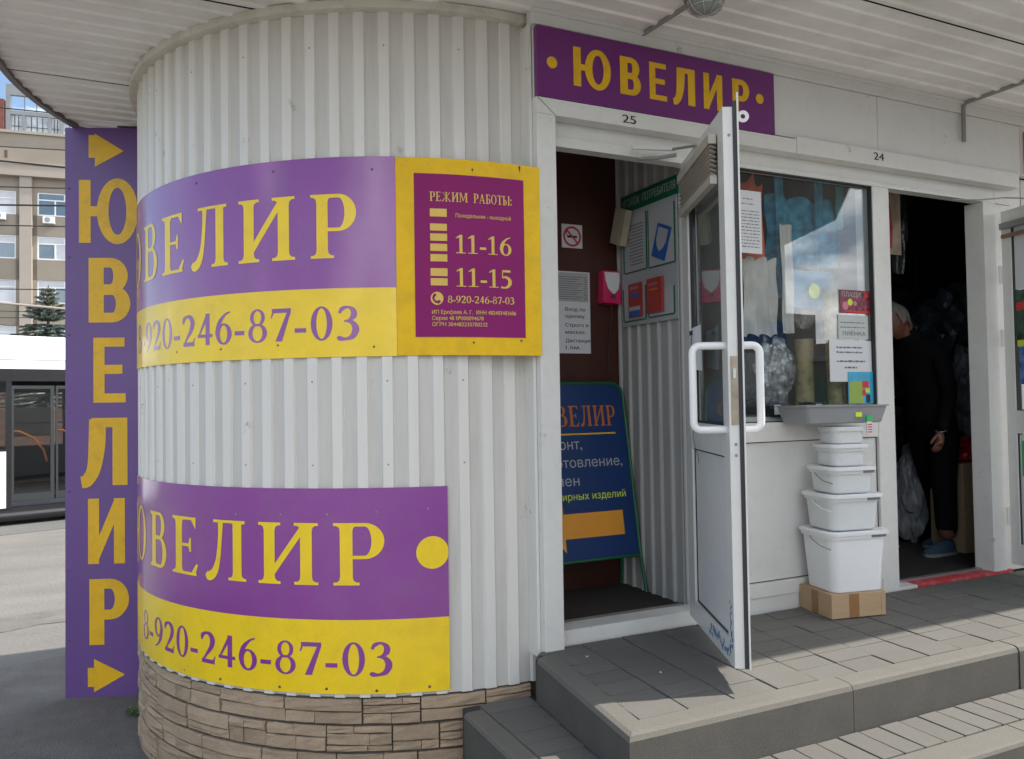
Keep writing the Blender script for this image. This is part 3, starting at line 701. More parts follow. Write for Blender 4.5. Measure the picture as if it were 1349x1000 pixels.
def wrapb(s, z, r):
    """the yellow end is a stiff flat sheet running tangentially off the curve to the door post"""
    if s <= -.511: return wrap(s, z, r)
    u = s + .511; t = 1.0108 * u - .0369 * u * u - .1045 * u ** 3; zf = 1 + .0087 * u - .1453 * u * u + .0574 * u ** 3
    p = EA + ED * t + EN * (r - RB); return (p.x, p.y, 1.03 + (z - 1.03) * zf)
SB = -2.62
def phone(x_right, z0, h):
    strips = []; x = x_right
    for ch in reversed('8-920-246-87-03'):
        if ch == '-': x -= .006; strips += glyph_strips('-', x - .05, x, z0, h); x -= .05 + .017
        else: strips += glyph_strips(ch, x - .098, x, z0, h); x -= .098 + .0115
    return strips
def screws(parent, pts, rad, m=None, r_=.0045):
    for (s, z) in pts:
        wf = wrapb if (parent.name.startswith('banner') and z > 1) else wrap
        mb = MB(); n = 8; c = wf(s, z, rad + .003); mb.v.append(c)
        th = -min(s, 0) / RR; tx = (math.cos(th), -math.sin(th))
        if wf is wrapb and s > -.511: tx = (ED.x, ED.y)
        b = wf(s, z, rad + .0005)
        for k in range(n):
            a = 2 * math.pi * k / n; mb.v.append((b[0] + tx[0] * r_ * math.cos(a), b[1] + tx[1] * r_ * math.cos(a), z + r_ * math.sin(a)))
        mb.f = [(0, 1 + k, 1 + (k + 1) % n) for k in range(n)]; mb.m = [0] * n
        mb.build('screw', m or m_steel, parent)
ub = thing('banner', (.9, .1, 1.2), 'upper curved purple and yellow banner on the rounded wall, carrying the opening hours plate', 'banner')
sheet(SB, -.513, 1.500, 2.039, RB).build('purple_field', m_purple, ub, smooth=True)
sheet(SB, -.513, 1.220, 1.500, RB).build('yellow_field', m_yellow, ub, smooth=True)
sheet(-.512, .114, 1.222, 2.036, RB + .0006, wrap=wrapb).build('yellow_field', m_yellow3, ub, smooth=True)
def letters(lst, y0, h, mapf, m, parent, d=.0008):
    for ch, a, b in lst: strips_mesh(glyph_strips(ch, a, b, y0, h), mapf, d).build('letter', m, parent)
def digits(x_right, z0, h, mapf, m, parent):
    x = x_right
    for ch in reversed('8-920-246-87-03'):
        w_ = .05 if ch == '-' else .092
        if ch == '-': x -= .002
        strips_mesh(glyph_strips(ch, x - w_, x, z0, h), mapf, .0008).build('hyphen' if ch == '-' else 'digit', m, parent)
        x -= w_ + (.017 if ch == '-' else .018)
letters((('Ю', -2.37, -2.05), ('В', -1.975, -1.788), ('Е', -1.731, -1.539), ('Л', -1.488, -1.261), ('И', -1.202, -.932), ('Р', -.864, -.673)), 1.624, .263, wmap(RB), m_yellow, ub)
digits(-.665, 1.290, .138, wmap(RB), m_purple, ub)
screws(ub, [(-1.013, 1.274), (-1.303, 1.269), (-.606, 1.259), (-.193, 1.987), (.019, 2.0), (-.197, 1.272), (.015, 1.278), (-1.03, 1.997), (-.607, 1.985), (-1.6, 1.27), (-1.45, 2.0)], RB + .001, m_rust)
lb = thing('banner', (.8, .1, -.15), 'lower curved purple and yellow banner with a yellow disc, just above the stone plinth', 'banner')
sheet(SB, -.316, .158, .687, RB).build('purple_field', m_purple, lb, smooth=True)
sheet(SB, -.316, -.138, .158, RB).build('yellow_field', m_yellow, lb, smooth=True)
letters((('Ю', -2.27, -1.96), ('В', -1.885, -1.70), ('Е', -1.643, -1.45), ('Л', -1.402, -1.174), ('И', -1.113, -.844), ('Р', -.781, -.573)), .297, .250, wmap(RB), m_yellow, lb)
n = 24; dstr = []
for k in range(n + 1):
    a = math.pi * k / n; x = min(-.380 - .066 * math.cos(a), -.3165); dz = .066 * math.sin(a) if x < -.3166 else math.sqrt(.066 ** 2 - (.0645) ** 2)
    dstr.append((x, .42 + dz, x, .42 - dz))
strips_mesh([dstr], wmap(RB), .0008).build('disc', m_yellow, lb)
digits(-.546, -.064, .134, wmap(RB), m_purple, lb)
screws(lb, [(-1.682, .575), (-1.224, .575), (-1.007, .58), (-.805, .582), (-.604, .59), (-.397, .598), (-1.55, -.12)], RB + .001, m_steel)
screws(lb, [(-.399, -.118), (-.61, -.124), (-.814, -.117), (-1.017, -.119), (-1.317, -.12)], RB + .001, m_rust, .006)
# opening hours plate
hp = thing('opening_hours_plate', (1.3, .08, 1.3), 'magenta opening hours plate with gold lettering on the yellow end of the upper banner', 'sign')
sheet(-.438, .036, 1.297, 1.970, RB + .0035, .004, wrap=wrapb).build('plate', m_magenta, hp, smooth=True)
RH = RB + .0045
hm0 = lambda s_, z_, d_: wrapb(s_, z_, RH + d_); hm = lambda s_, z_, d_: hm0(-.374 + (s_ + .262) * .970, z_ - .007, d_)
st = line_strips('РЕЖИМ', -.262, -.098, 1.863, .039) + line_strips('РАБОТЫ:', -.072, .103, 1.863, .039)
for z1, z0 in ((1.832, 1.799), (1.770, 1.741), (1.729, 1.699), (1.687, 1.657), (1.644, 1.614), (1.586, 1.554), (1.545, 1.515)): st.append(rect(-.262, z0, -.190, z1))
st += line_strips('11-16', -.152, .098, 1.650, .077, gap=.12) + line_strips('11-15', -.152, .098, 1.512, .077, gap=.12)
st += line_strips('8-920-246-87-03', -.190, .108, 1.444, .030, gap=.09)
st += [disc(-.236, 1.462, .027)]
strips_mesh(st, hm, .0006).build('lettering', m_gold, hp)
hs_ = brush([(-.247, 1.475, .010), (-.252, 1.462, .007), (-.243, 1.449, .007), (-.228, 1.446, .011)], 4)
strips_mesh([hs_, disc(-.245, 1.476, .006), disc(-.227, 1.449, .006)], hm, .0014).build('handset_emblem', m_magenta, hp)
mb = font_mesh('Понедельник - выходной', -.152, .097, 1.799, .0165, hm, .0008, seg=.04, bold=.012)
font_mesh('ИП Ерофеев А. Г.  ИНН 482403483606', -.258, .116, 1.398, .0165, hm, .0008, seg=.04, bold=.012, mb=mb)
font_mesh('Серия 48 №000094678', -.258, -.035, 1.373, .0165, hm, .0008, seg=.04, bold=.012, mb=mb)
font_mesh('ОГРН 304482235700232', -.258, -.018, 1.348, .0165, hm, .0008, seg=.04, bold=.012, mb=mb)
mb.build('small_lettering', m_gold, hp)
# sign over the door
fs_ = thing('door_sign', (2.16, FY, 2.3), 'long purple sign board with ochre lettering above doorway 25', 'sign')
B('sign_board', m_purple3, fs_, 1.514, 2.809, FY - .006, -.046, 2.3035, 2.602)
mb = MB()
fm = flat(FY - .006)
for ch, a, b in (('Ю', 1.687, 1.875), ('В', 1.922, 2.031), ('Е', 2.077, 2.171), ('Л', 2.204, 2.33), ('И', 2.379, 2.489), ('Р', 2.548, 2.652)):
    strips_mesh(glyph_strips(ch, a, b, 2.371, .169, sans=True), fm, .0015).build('letter', m_yellow2, fs_)
for q_ in ((1.584, 2.452, .025), (2.716, 2.465, .024)): strips_mesh([disc(*q_)], fm, .0015).build('dot', m_yellow2, fs_)
# tall vertical sign left of the rounded wall
A = Vector((-.375, 2.24)); Bv = Vector((.085, 2.056)); vt = (Bv - A).normalized(); vn = Vector((vt.y, -vt.x))
VL = (Bv - A).length
vs_ = thing('vertical_sign', (A.x, A.y, GZ), 'tall narrow purple sign, yellow letters stacked between two arrows, left of the rounded wall', 'sign')
vmap = lambda u, z, d: (A.x + vt.x * u + vn.x * d, A.y + vt.y * u + vn.y * d, z)
def vbox(u0, u1, d0, d1, z0, z1):
    return MB().box(u0, u1, d0, d1, z0, z1).map(lambda x, y, z: vmap(x, z, y))
mb = vbox(0, VL, -.018, 0, -.0, 2.655); mb.v = [(x, y, z if z > 1 else (-.655 + .03 * ((x - A.x) / .6) + .0)) for x, y, z in mb.v]
mb.build('sign_board', m_purple2, vs_, fixn=True)
mb = MB()
for ch, a, b, z0, z1 in (('Ю', .078, .412, 1.983, 2.35), ('В', .132, .367, 1.52, 1.895), ('Е', .158, .340, 1.057, 1.432), ('Л', .085, .348, .582, .969), ('И', .127, .333, .134, .507), ('Р', .134, .355, -.326, .048)):
    strips_mesh(glyph_strips(ch, a, b, z0, z1 - z0, sans=True), vmap, .0015).build('letter', m_yellow2, vs_)
strips_mesh([rect(.133, 2.479, .17, 2.612), [(.168, 2.426, .168, 2.621), (.331, 2.518, .331, 2.519)]], vmap, .0015).build('arrow', m_yellow2, vs_)
strips_mesh([rect(.125, -.562, .160, -.455), [(.159, -.593, .159, -.405), (.332, -.499, .332, -.498)]], vmap, .0015).build('arrow', m_yellow2, vs_)
for z in (-.3, .1, .55, 1.0, 1.45, 1.9, 2.3):
    MB().tube([vmap(.022, z, .0), vmap(.022, z, .004)], .005, 6).build('screw', m_rust, vs_)
mb = MB().tube([(-.1, 2.13, 2.662), (.05, 2.06, 2.655), (.12, 2.0, 2.66), (.2, 1.95, 2.61), (.26, 1.93, 2.55)], .006, 6)
tag(mb.build('cable', m_black, None), 'black cable hanging under the soffit above the vertical sign', 'cable')

# ================================================================== DOOR LEAF OF UNIT 25
H = Vector((2.222, -.118)); O = Vector((1.942, -.716)); dt = (O - H).normalized(); dn = Vector((-dt.y, dt.x)); dn = dn if dn.x > 0 else -dn
dmap = lambda u, n, z: (H.x + dt.x * u + dn.x * n, H.y + dt.y * u + dn.y * n, z)
DW, DT = .662, .046
door = bpy.data.objects.new('door', None); COL.objects.link(door); door.location = (H.x, H.y, 0) ; door.location = Vector((H.x, H.y, 0)) - ki.location; door.parent = ki
def D(nm, m, *a, bevel=0): return MB().box(*a).map(dmap).build(nm, m, door, bevel=bevel, fixn=True)
dz0, dz1 = .055, 2.095
D('stile', m_white, -.06, .055, 0, DT, dz0, dz1, bevel=.003)
D('stile', m_white, .582, DW, 0, DT, dz0, dz1, bevel=.003)
D('top_rail', m_white, .0555, .5815, .0005, DT - .0005, 2.015, dz1 - .0005, bevel=.003)
D('middle_rail', m_white, .0555, .5815, .0005, DT - .0005, .812, .925, bevel=.003)
D('bottom_rail', m_white, .0555, .5815, .0005, DT - .0005, dz0 + .0005, .145, bevel=.003)
D('lower_panel', m_panel, .062, .575, .014, .032, .152, .805)
for a in ((.0555, .062, .010, .036, .1455, .8115), (.575, .5815, .010, .036, .1455, .8115), (.0625, .5745, .010, .036, .1455, .152), (.0625, .5745, .010, .036, .805, .8115)): D('gasket', m_gasket, *a)
D('glass_pane', m_glass2, .062, .575, .021, .025, .932, 2.008)
for a in ((.0555, .062, .008, .038, .9255, 2.0145), (.575, .5815, .008, .038, .9255, 2.0145), (.0625, .5745, .008, .038, .9255, .932)): D('gasket', m_gasket, *a)
D('edge_flange', m_white, .660, .672, DT + .004, DT + .010, dz0 - .005, dz1 + .05)
D('edge_flange', m_white, -.06, .6595, DT + .0005, DT + .0095, dz0 - .004, dz1 + .012)
D('edge_gasket', m_gasket, DW + .0005, DW + .006, DT - .010, DT + .0035, dz0, dz1 + .02)
D('lock_plate', mat('scratched_brass_steel', (.34, .29, .22), .45, .2, 30, metal=.7), DW + .0002, DW + .003, .008, .034, .93, 1.18)
D('lock_bolt', m_alu, DW + .003, DW + .009, .015, .026, 1.10, 1.135)
for z in (.86, .82, 1.99):
    MB().tube([dmap(DW, .022, z), dmap(DW + .002, .022, z)], .006, 8).build('screw', m_steel, door)
# torn blue film at the bottom corner
m_torn = mat('torn_blue_film', (.16, .24, .38), .6, .5, 60)
rt_ = random.Random(4); mb = MB()
for k in range(26):
    u = .30 + .012 * k; z = .075 + rt_.uniform(0, .03); mb.box(u, u + rt_.uniform(.008, .02), -.0015, -.0005, z, z + rt_.uniform(.006, .03))
for k in range(14):
    z = .12 + k * .012; u = .62 + rt_.uniform(-.012, .012); mb.box(u, u + rt_.uniform(.006, .018), -.0015, -.0005, z, z + .014)
mb.map(dmap).build('torn_film', m_torn, door)
# D handles on both faces
def dh(sign, uo, stand, z0=.912, z1=1.222):
    n0 = 0 if sign < 0 else DT
    pts = []
    R_ = .028
    pts.append((uo, n0, z1)); pts.append((uo, n0 + sign * (stand - R_), z1))
    for k in range(1, 6):
        a = math.pi / 2 * k / 5; pts.append((uo, n0 + sign * (stand - R_ + R_ * math.sin(a)), z1 - R_ + R_ * math.cos(a)))
    for k in range(0, 6):
        a = math.pi / 2 * k / 5; pts.append((uo, n0 + sign * (stand - R_ + R_ * math.cos(a)), z0 + R_ - R_ * math.sin(a)))
    pts.append((uo, n0, z0))
    MB().tube([dmap(*p) for p in pts], .0145, 14).build('handle', m_plastic_w, door, smooth=True)
dh(-1, .612, .118); dh(1, .612, .085)
# hasp ring at the top on the outer side
mb = MB()
c = dmap(.64, DT + .045, dz1 - .03)
vs = []; n = 20
for k in range(n):
    a = 2 * math.pi * k / n
    for r_, off in ((.022, 0), (.009, 0), (.009, .004), (.022, .004)): vs.append(dmap(.64 + off, DT + .035 + r_ * math.cos(a), dz1 - .03 + r_ * math.sin(a)))
mb.add(vs, [(4 * k + j, 4 * k + (j + 1) % 4, 4 * ((k + 1) % n) + (j + 1) % 4, 4 * ((k + 1) % n) + j) for k in range(n) for j in range(4)]).build('hasp_ring', m_white, door, smooth=True)
for z in (.35, 1.15, 1.9):
    MB().tube([dmap(-.066, DT, z - .045), dmap(-.066, DT, z + .045)], .009, 8).build('hinge', m_white, door)
# venetian blind on the glass of the leaf
bl = thing('venetian_blind', (H.x, H.y, 1.8), 'small beige venetian blind pulled up at the top of the open glass door', 'blind')
m_blind = mat('beige_blind_slat', (.46, .42, .36), .5, .1, 10, dirt=(.25, .19, .13), damt=.5)
MB().box(.02, .585, -.034, -.004, 1.985, 2.022).map(dmap).build('head_rail', m_blind, bl, bevel=.002, fixn=True)
for k in range(7):
    z = 1.868 + .0175 * k; mb = MB().box(.03, .585, -.030, -.006, z, z + .0016); mb.v = [(x, y, zz - (y + .018) * .35) for x, y, zz in mb.v]; mb.map(dmap).build('slat', m_blind, bl, fixn=True)
MB().box(.028, .587, -.031, -.005, 1.832, 1.858).map(dmap).build('bottom_rail', m_blind, bl, bevel=.002, fixn=True)
mb = MB()
for k in range(6): mb.box(.03, .585, -.030, -.006, 1.8585 + .0012 * k, 1.8592 + .0012 * k)
for u in (.10, .5): mb.tube([(u, -.018, 1.835), (u, -.018, 1.985)], .0012, 4)
mb.map(dmap).build('ladder_cord', m_trim, bl)
# paper with clip hanging inside the leaf glass
pp = thing('hanging_notice', (H.x, H.y, 1.15), 'curled white notice with a clip hanging on a string inside the glass door leaf', 'notice')
mb = MB(); nn = 10
for k in range(nn + 1):
    u = .12 + .20 * k / nn; dz_ = .02 * math.sin(k * .5); nnn = -.012 - .012 * math.sin(math.pi * k / nn) ** 2
    mb.v += [(u, nnn, 1.15 - .02 * (k / nn) + .01), (u, nnn - .002, 1.315 + .015 * (k / nn))]
mb.f = [(2 * k, 2 * k + 2, 2 * k + 3, 2 * k + 1) for k in range(nn)]; mb.m = [0] * nn
mb.map(dmap).build('sheet', m_paper, pp, smooth=True)
MB().box(.19, .225, -.032, -.020, 1.295, 1.312).map(dmap).build('clip', m_gasket, pp, fixn=True)
MB().tube([dmap(.21, -.02, 1.34), dmap(.208, -.03, 1.25), dmap(.215, -.028, 1.10), dmap(.205, -.026, .95), dmap(.21, -.03, .86), dmap(.25, -.02, .79), dmap(.23, -.012, .76)], .0012, 5).build('string', m_black, pp)
# door closer
mb = MB().tube([(1.99, -.055, 2.148), (2.19, -.10, 2.150)], [.011, .010], 8)
dc = thing('door_closer', (2.1, -.05, 2.14), 'white door closer arms between the door head and the open leaf of unit 25', 'door closer')
mb.build('arm', m_white, dc, smooth=True)
MB().tube([(2.06, .0, 2.120), (2.14, -.04, 2.122), (2.20, -.10, 2.126)], .009, 6).build('arm', m_steel, dc)
MB().tube([(2.18, -.098, 2.150), dmap(.28, -.01, 2.075)], .006, 6).build('arm', m_steel, dc)

# ================================================================== THINGS IN VESTIBULE 25
XW = 2.3475
wm = lambda y, z, d: (XW - d, y, z)     # right wall; text runs from far (large Y) to near
def wtext(t, y0, y1, z, h, d, mb=None, bold=0): return font_mesh(t, 0, y0 - y1, z, h, lambda u, zz, dd: (XW - dd, y0 - u, zz), d, bold=bold, mb=mb)
ib = thing('information_board', (XW, .33, 1.4), 'white information board with green title strip on the right wall inside doorway 25', 'board')
B('panel', m_board, ib, XW - .005, XW, .098, .585, 1.413, 2.05)
B('title_strip', m_green, ib, XW - .008, XW, .082, .572, 2.012, 2.103)
wtext('УГОЛОК  ПОТРЕБИТЕЛЯ', .555, .098, 2.040, .040, .0092, bold=.02).build('title_lettering', m_board, ib)
for (a, b, z0, z1) in ((.548, .350, 1.695, 1.985), (.325, .115, 1.692, 1.98), (.560, .365, 1.441, 1.61), (.335, .128, 1.443, 1.575)):
    pk = B('pocket', mat('clear_pocket_sheet', (.42, .43, .44), .15, .05, 5) if 'clear_pocket_sheet' not in bpy.data.materials else bpy.data.materials['clear_pocket_sheet'], ib, XW - .0075, XW - .0052, b, a, z0, z1)
    for q_ in ((XW - .010, XW - .0052, a, a + .006, z0, z1), (XW - .010, XW - .0052, b - .006, b, z0, z1), (XW - .010, XW - .0052, b, a, z0 - .006, z0)): B('pocket_edge', m_green, pk, *q_)
mb = MB(); rr2 = random.Random(2)
for k in range(13):
    z = 1.93 - .017 * k; mb.box(XW - .0082, XW - .0077, .375, .375 + rr2.uniform(.10, .15), z, z + .006)
mb.build('printed_lines', m_grey_print, ib)
def tilted(nm, m, y0, z0, wd, ht, ang, d, th, label, cat):
    o = thing(nm, (XW - d, y0, z0), label, cat)
    ca, sa = math.cos(ang), math.sin(ang)
    f_ = lambda x, y, z: (XW - d - x, y0 - (y * ca - z * sa), z0 + (y * sa + z * ca))
    MB().box(0, th, -wd / 2, wd / 2, 0, ht).map(f_).build('cover', m, o, fixn=True)
    return o, f_
o, f_ = tilted('leaflet', m_bluel, .245, 1.725, .115, .165, R(-22), .012, .003, 'tilted blue leaflet with a pale shield in the board\'s upper right pocket', 'leaflet')
f2 = lambda u, z, d: f_(d, u, z)
strips_mesh([[(-.042, .15, .042, .15), (-.042, .09, .042, .09), (-.025, .055, .025, .055), (0, .035, .001, .035)]], f2, .0042).build('shield', m_board, o)
o, f_ = tilted('booklet', m_redb, .44, 1.452, .115, .175, 0, .013, .010, 'red and blue booklet in the lower left pocket of the information board', 'booklet')
f2 = lambda u, z, d: f_(d, u, z)
strips_mesh([rect(-.05, .035, .05, .055)], f2, .0112).build('white_band', m_board, o); strips_mesh([rect(-.05, .004, .05, .034), rect(-.035, .10, .035, .125)], f2, .0112).build('blue_band', m_bluel, o)
font_mesh('ЗАКОН', -.035, .035, .145, .014, f2, .0115).build('lettering', m_board, o)
o, f_ = tilted('booklet', m_redb, .265, 1.458, .125, .172, 0, .013, .014, 'thick dark red booklet in the lower right pocket of the information board', 'booklet')
f2 = lambda u, z, d: f_(d, u, z)
font_mesh('КНИГА', -.04, .03, .135, .013, f2, .0155).build('lettering', m_board, o); font_mesh('отзывов', -.04, .03, .112, .012, f2, .0155).build('lettering', m_yellow2, o)
bk = thing('log_book', (2.30, .56, 1.84), 'old thick yellowed notebook hanging at the upper left corner of the information board', 'notebook')
mb = MB()
for k in range(7):
    mb.box(-.003 + .0055 * k, .0015 + .0055 * k, -.06 + .002 * (k % 3), .045, 0, .185 - .004 * (k % 2))
ca, sa = math.cos(R(-20)), math.sin(R(-20))
mb.map(lambda x, y, z: (2.285 + x, .545 - (y * ca - z * sa) * 1, 1.845 + (y * sa + z * ca))).build('pages', mat('yellowed_paper', (.36, .31, .22), .8, .15), bk, fixn=True)
YW = .6515
bmap = lambda x, z, d: (x, YW - d, z)
ns = thing('no_smoking_sign', (2.08, YW, 1.83), 'small white no smoking sticker with a red circle on the dark brown board', 'sign')
B('plate', m_paper, ns, 2.018, 2.142, YW - .002, YW, 1.832, 1.957)
strips_mesh([ring(2.08, 1.893, .054, .054, .011, .011)] + [[(2.045, 1.936, 2.038, 1.929), (2.122, 1.857, 2.115, 1.850)]], bmap, .0032).build('red_circle', m_redprint, ns)
strips_mesh([rect(2.05, 1.886, 2.11, 1.898), brush([(2.05, 1.90, .004), (2.044, 1.912, .004), (2.052, 1.922, .004)], 4)], bmap, .0028).build('cigarette', m_black, ns)
nt_ = thing('price_notice', (2.08, YW, 1.27), 'white notice sheet about entering one at a time in masks, on the dark brown board', 'notice')
B('sheet', m_paper, nt_, 1.93, 2.183, YW - .0015, YW, 1.275, 1.707)
B('table_sheet', mat('greyish_paper', (.42, .42, .41), .6, .05), nt_, 1.935, 2.172, YW - .003, YW - .0017, 1.548, 1.70)
mb = MB()
for t, z in (('Вход по', 1.498), ('одному.', 1.462), ('Строго в', 1.415), ('масках.', 1.378), ('Дистанция', 1.333), ('1.5м.', 1.297)): font_mesh(t, 2.03, 2.03 + .0175 * len(t), z, .019, bmap, .0022, bold=.03, mb=mb)
mb.build('lettering', m_black, nt_)
mb = MB()
for k in range(11): mb.box(1.95, 2.12 + .02 * math.sin(k * 2.1), YW - .0036, YW - .0031, 1.56 + .0115 * k, 1.5635 + .0115 * k); mb.box(2.145, 2.165, YW - .0036, YW - .0031, 1.56 + .0115 * k, 1.5635 + .0115 * k)
mb.build('table_lines', m_grey_print, nt_)
# pink dispenser box
pk = thing('pink_box', (2.30, .6, 1.53), 'bright pink leaflet box with a white heart shaped label on the dark brown board', 'box')
MB().add([(2.225, .575, 1.54), (2.335, .575, 1.535), (2.34, .65, 1.535), (2.225, .65, 1.54), (2.235, .595, 1.715), (2.335, .595, 1.715), (2.335, .65, 1.715), (2.235, .65, 1.715)],
         [(0, 3, 2, 1), (4, 5, 6, 7), (0, 1, 5, 4), (1, 2, 6, 5), (2, 3, 7, 6), (3, 0, 4, 7)]).build('body', m_pink, pk, bevel=.008)
strips_mesh([[(2.240, 1.705, 2.330, 1.705), (2.242, 1.66, 2.329, 1.66), (2.255, 1.615, 2.318, 1.615), (2.285, 1.585, 2.288, 1.585)]], lambda x, z, d: (x, .592 - (1.715 - z) * .115 - d, z), .001).build('label', m_paper, pk)
mb = MB()
for k in range(4): mb.box(2.262, 2.312, .572, .5722, 1.64 + .016 * k, 1.643 + .016 * k)
MB().tube([(2.285, .60, 1.53), (2.29, .61, 1.45), (2.285, .64, 1.3), (2.29, .645, 1.15)], .003, 5).build('cord', m_black, pk)
MB().tube([(2.28, .574, 1.575), (2.28, .568, 1.575)], .013, 12).build('button', m_rust, pk)
# A-frame pavement sign leaning inside
ab = thing('pavement_sign', (2.04, .45, .05), 'dark blue pavement sign with rounded green frame leaning inside doorway 25, orange arrow pointing left', 'sign')
lean = .17
amap = lambda x, z, d: (x, .43 + (z - .22) * lean * 1.0 - d, z)
def rr_poly(x0, x1, z0, z1, r_, n=6):
    P = [(x0, z0), (x1, z0)]
    for k in range(n + 1): a = math.pi / 2 * k / n; P.append((x1 - r_ + r_ * math.cos(a), z1 - r_ + r_ * math.sin(a)))
    for k in range(n + 1): a = math.pi / 2 + math.pi / 2 * k / n; P.append((x0 + r_ + r_ * math.cos(a), z1 - r_ + r_ * math.sin(a)))
    return P
P = rr_poly(1.745, 2.325, .235, 1.115, .07); n = len(P)
MB().add([amap(x, z, 0) for x, z in P] + [amap(x, z, -.006) for x, z in P], [tuple(range(n)), tuple(range(2 * n - 1, n - 1, -1))] + [(i, (i + 1) % n, (i + 1) % n + n, i + n) for i in range(n)]).build('face', m_blue, ab, fixn=True)
path = [amap(x, z, .0) for x, z in ([(2.335, .05)] + P[1:] + [(1.745, .235), (1.735, .05)])]
MB().tube(path, .009, 8).build('frame', m_green, ab, smooth=True)
MB().tube([amap(1.745, .235, 0), amap(2.325, .235, 0)], .008, 8).build('frame_bar', m_green, ab)
MB().tube([(1.76, .64, .05), amap(1.745, 1.0, -.02)], .009, 8).build('rear_leg', m_green, ab); MB().tube([(2.335, .63, .05), amap(2.325, 1.0, -.02)], .009, 8).build('rear_leg', m_green, ab)
st = []
for ch, a, b in (('Ю', 1.79, 1.888), ('В', 1.90, 1.975), ('Е', 1.985, 2.045), ('Л', 2.052, 2.12), ('И', 2.13, 2.20), ('Р', 2.208, 2.262)): st += glyph_strips(ch, a, b, .895, .105)
m_obr = mat('orange_brown_print', (.45, .13, .02), .5, .05)
strips_mesh(st, amap, .002).build('lettering', m_obr, ab)
strips_mesh([rect(1.78, .852, 2.255, .860)], amap, .002).build('rule', m_yellow2, ab)
mb = font_mesh('ремонт,', 1.775, 2.045, .780, .052, amap, .002); font_mesh('изготовление,', 1.775, 2.275, .690, .050, amap, .002, mb=mb); font_mesh('обмен', 1.775, 2.01, .600, .050, amap, .002, mb=mb)
mb.build('white_lettering', m_board, ab)
font_mesh('ювелирных изделий', 1.775, 2.275, .530, .036, amap, .002).build('yellow_lettering', m_lime, ab)
strips_mesh([rect(1.90, .345, 2.245, .465), [(1.90, .53, 1.90, .28), (1.79, .405, 1.79, .404)]], amap, .002).build('arrow', m_orange, ab)

# ================================================================== STACK OF BUCKETS
ang = math.atan2(-.053, .29); ca, sa = math.cos(ang), math.sin(ang)
F0 = Vector((2.904, -.262))
smap = lambda x, y, z: (F0.x + x * ca - y * sa, F0.y + x * sa + y * ca, z)
bx = thing('cardboard_box', (3.0, -.15, -.005), 'brown taped cardboard box on the paving, under the stack of white buckets', 'box')
MB().box(0, .295, 0, .245, -.004, .108).map(smap).build('carton', m_card, bx, bevel=.003, fixn=True)
for a in ((.095, .148, -.0012, -.0002, -.002, .107), (-.0012, -.0002, .10, .15, -.002, .107), (.27, .292, -.0012, -.0002, .0, .1)): MB().box(*a).map(smap).build('tape', m_tape if a[1] < .2 else m_card, bx, fixn=True)
def rrect(hx, hy, r_, n=5):
    P = []
    for cx, cy, a0 in ((hx - r_, hy - r_, 0), (-hx + r_, hy - r_, 90), (-hx + r_, -hy + r_, 180), (hx - r_, -hy + r_, 270)):
        for k in range(n + 1): a = R(a0 + 90 * k / n); P.append((cx + r_ * math.cos(a), cy + r_ * math.sin(a)))
    return P
def loft(levels, m, nm, parent, cxy, capb=True, capt=True, n=5):
    mb = MB(); N = 4 * (n + 1)
    for hx, hy, r_, z in levels:
        mb.v += [smap(cxy[0] + x, cxy[1] + y, z) for x, y in rrect(hx, hy, r_, n)]
    for i in range(len(levels) - 1):
        for k in range(N): mb.f.append((i * N + k, i * N + (k + 1) % N, (i + 1) * N + (k + 1) % N, (i + 1) * N + k)); mb.m.append(0)
    if capb: mb.f.append(tuple(range(N - 1, -1, -1))); mb.m.append(0)
    if capt: mb.f.append(tuple((len(levels) - 1) * N + k for k in range(N))); mb.m.append(0)
    return mb.build(nm, m, parent, smooth=True, fixn=True)
def bucket(label, c, z0, h, bx_, by_, tx, ty, m, handle=True, lid=True):
    t = thing('bucket', smap(c[0], c[1], z0), label, 'bucket', 'stack of white buckets')
    loft([(bx_ - .006, by_ - .006, .035, z0), (bx_, by_, .04, z0 + .006), (tx - .004, ty - .004, .045, z0 + h - .035), (tx + .003, ty + .003, .045, z0 + h - .034), (tx + .003, ty + .003, .045, z0 + h - .014), (tx, ty, .045, z0 + h - .0135)], m, 'body', t, c)
    if lid:
        loft([(tx + .010, ty + .010, .045, z0 + h - .018), (tx + .011, ty + .011, .045, z0 + h - .004), (tx + .004, ty + .004, .048, z0 + h), (tx - .01, ty - .01, .045, z0 + h - .0005), (tx - .014, ty - .014, .04, z0 + h - .004)], m_bucket, 'lid', t, c)
    if handle:
        x_ = -tx - .006; zz = z0 + h - .035
        pts = [(c[0] + x_ + .002, c[1] + .03, zz), (c[0] + x_ - .012, c[1] - .01, zz - .012), (c[0] + x_ - .018, c[1] - ty * .6, zz - .030), (c[0] + x_ - .006, c[1] - ty - .01, zz - .040)]
        MB().tube([smap(*p) for p in pts], .0028, 6).build('handle', m_steel if handle == 1 else m_bucket, t, smooth=True)
    # small embossed label on the rim
    MB().box(c[0] + tx * .35, c[0] + tx * .85, c[1] - ty - .0048, c[1] - ty - .0032, z0 + h - .031, z0 + h - .018).map(smap).build('rim_label', m_grey_print, t, fixn=True) if handle else None
    return t
SC_ = (.160, .118)
bucket('biggest white bucket, lowest of the stack, standing on the cardboard box', (SC_[0], SC_[1]), .1085, .287, .136, .110, .160, .128, m_bucket)
bucket('second white bucket from the bottom of the stack, with a pale handle', (SC_[0] - .004, SC_[1]), .396, .172, .124, .102, .141, .118, m_bucket2, handle=2)
bucket('third white bucket from the bottom of the stack, with a wire handle', (SC_[0] - .002, SC_[1]), .568, .127, .108, .092, .121, .103, m_bucket2)
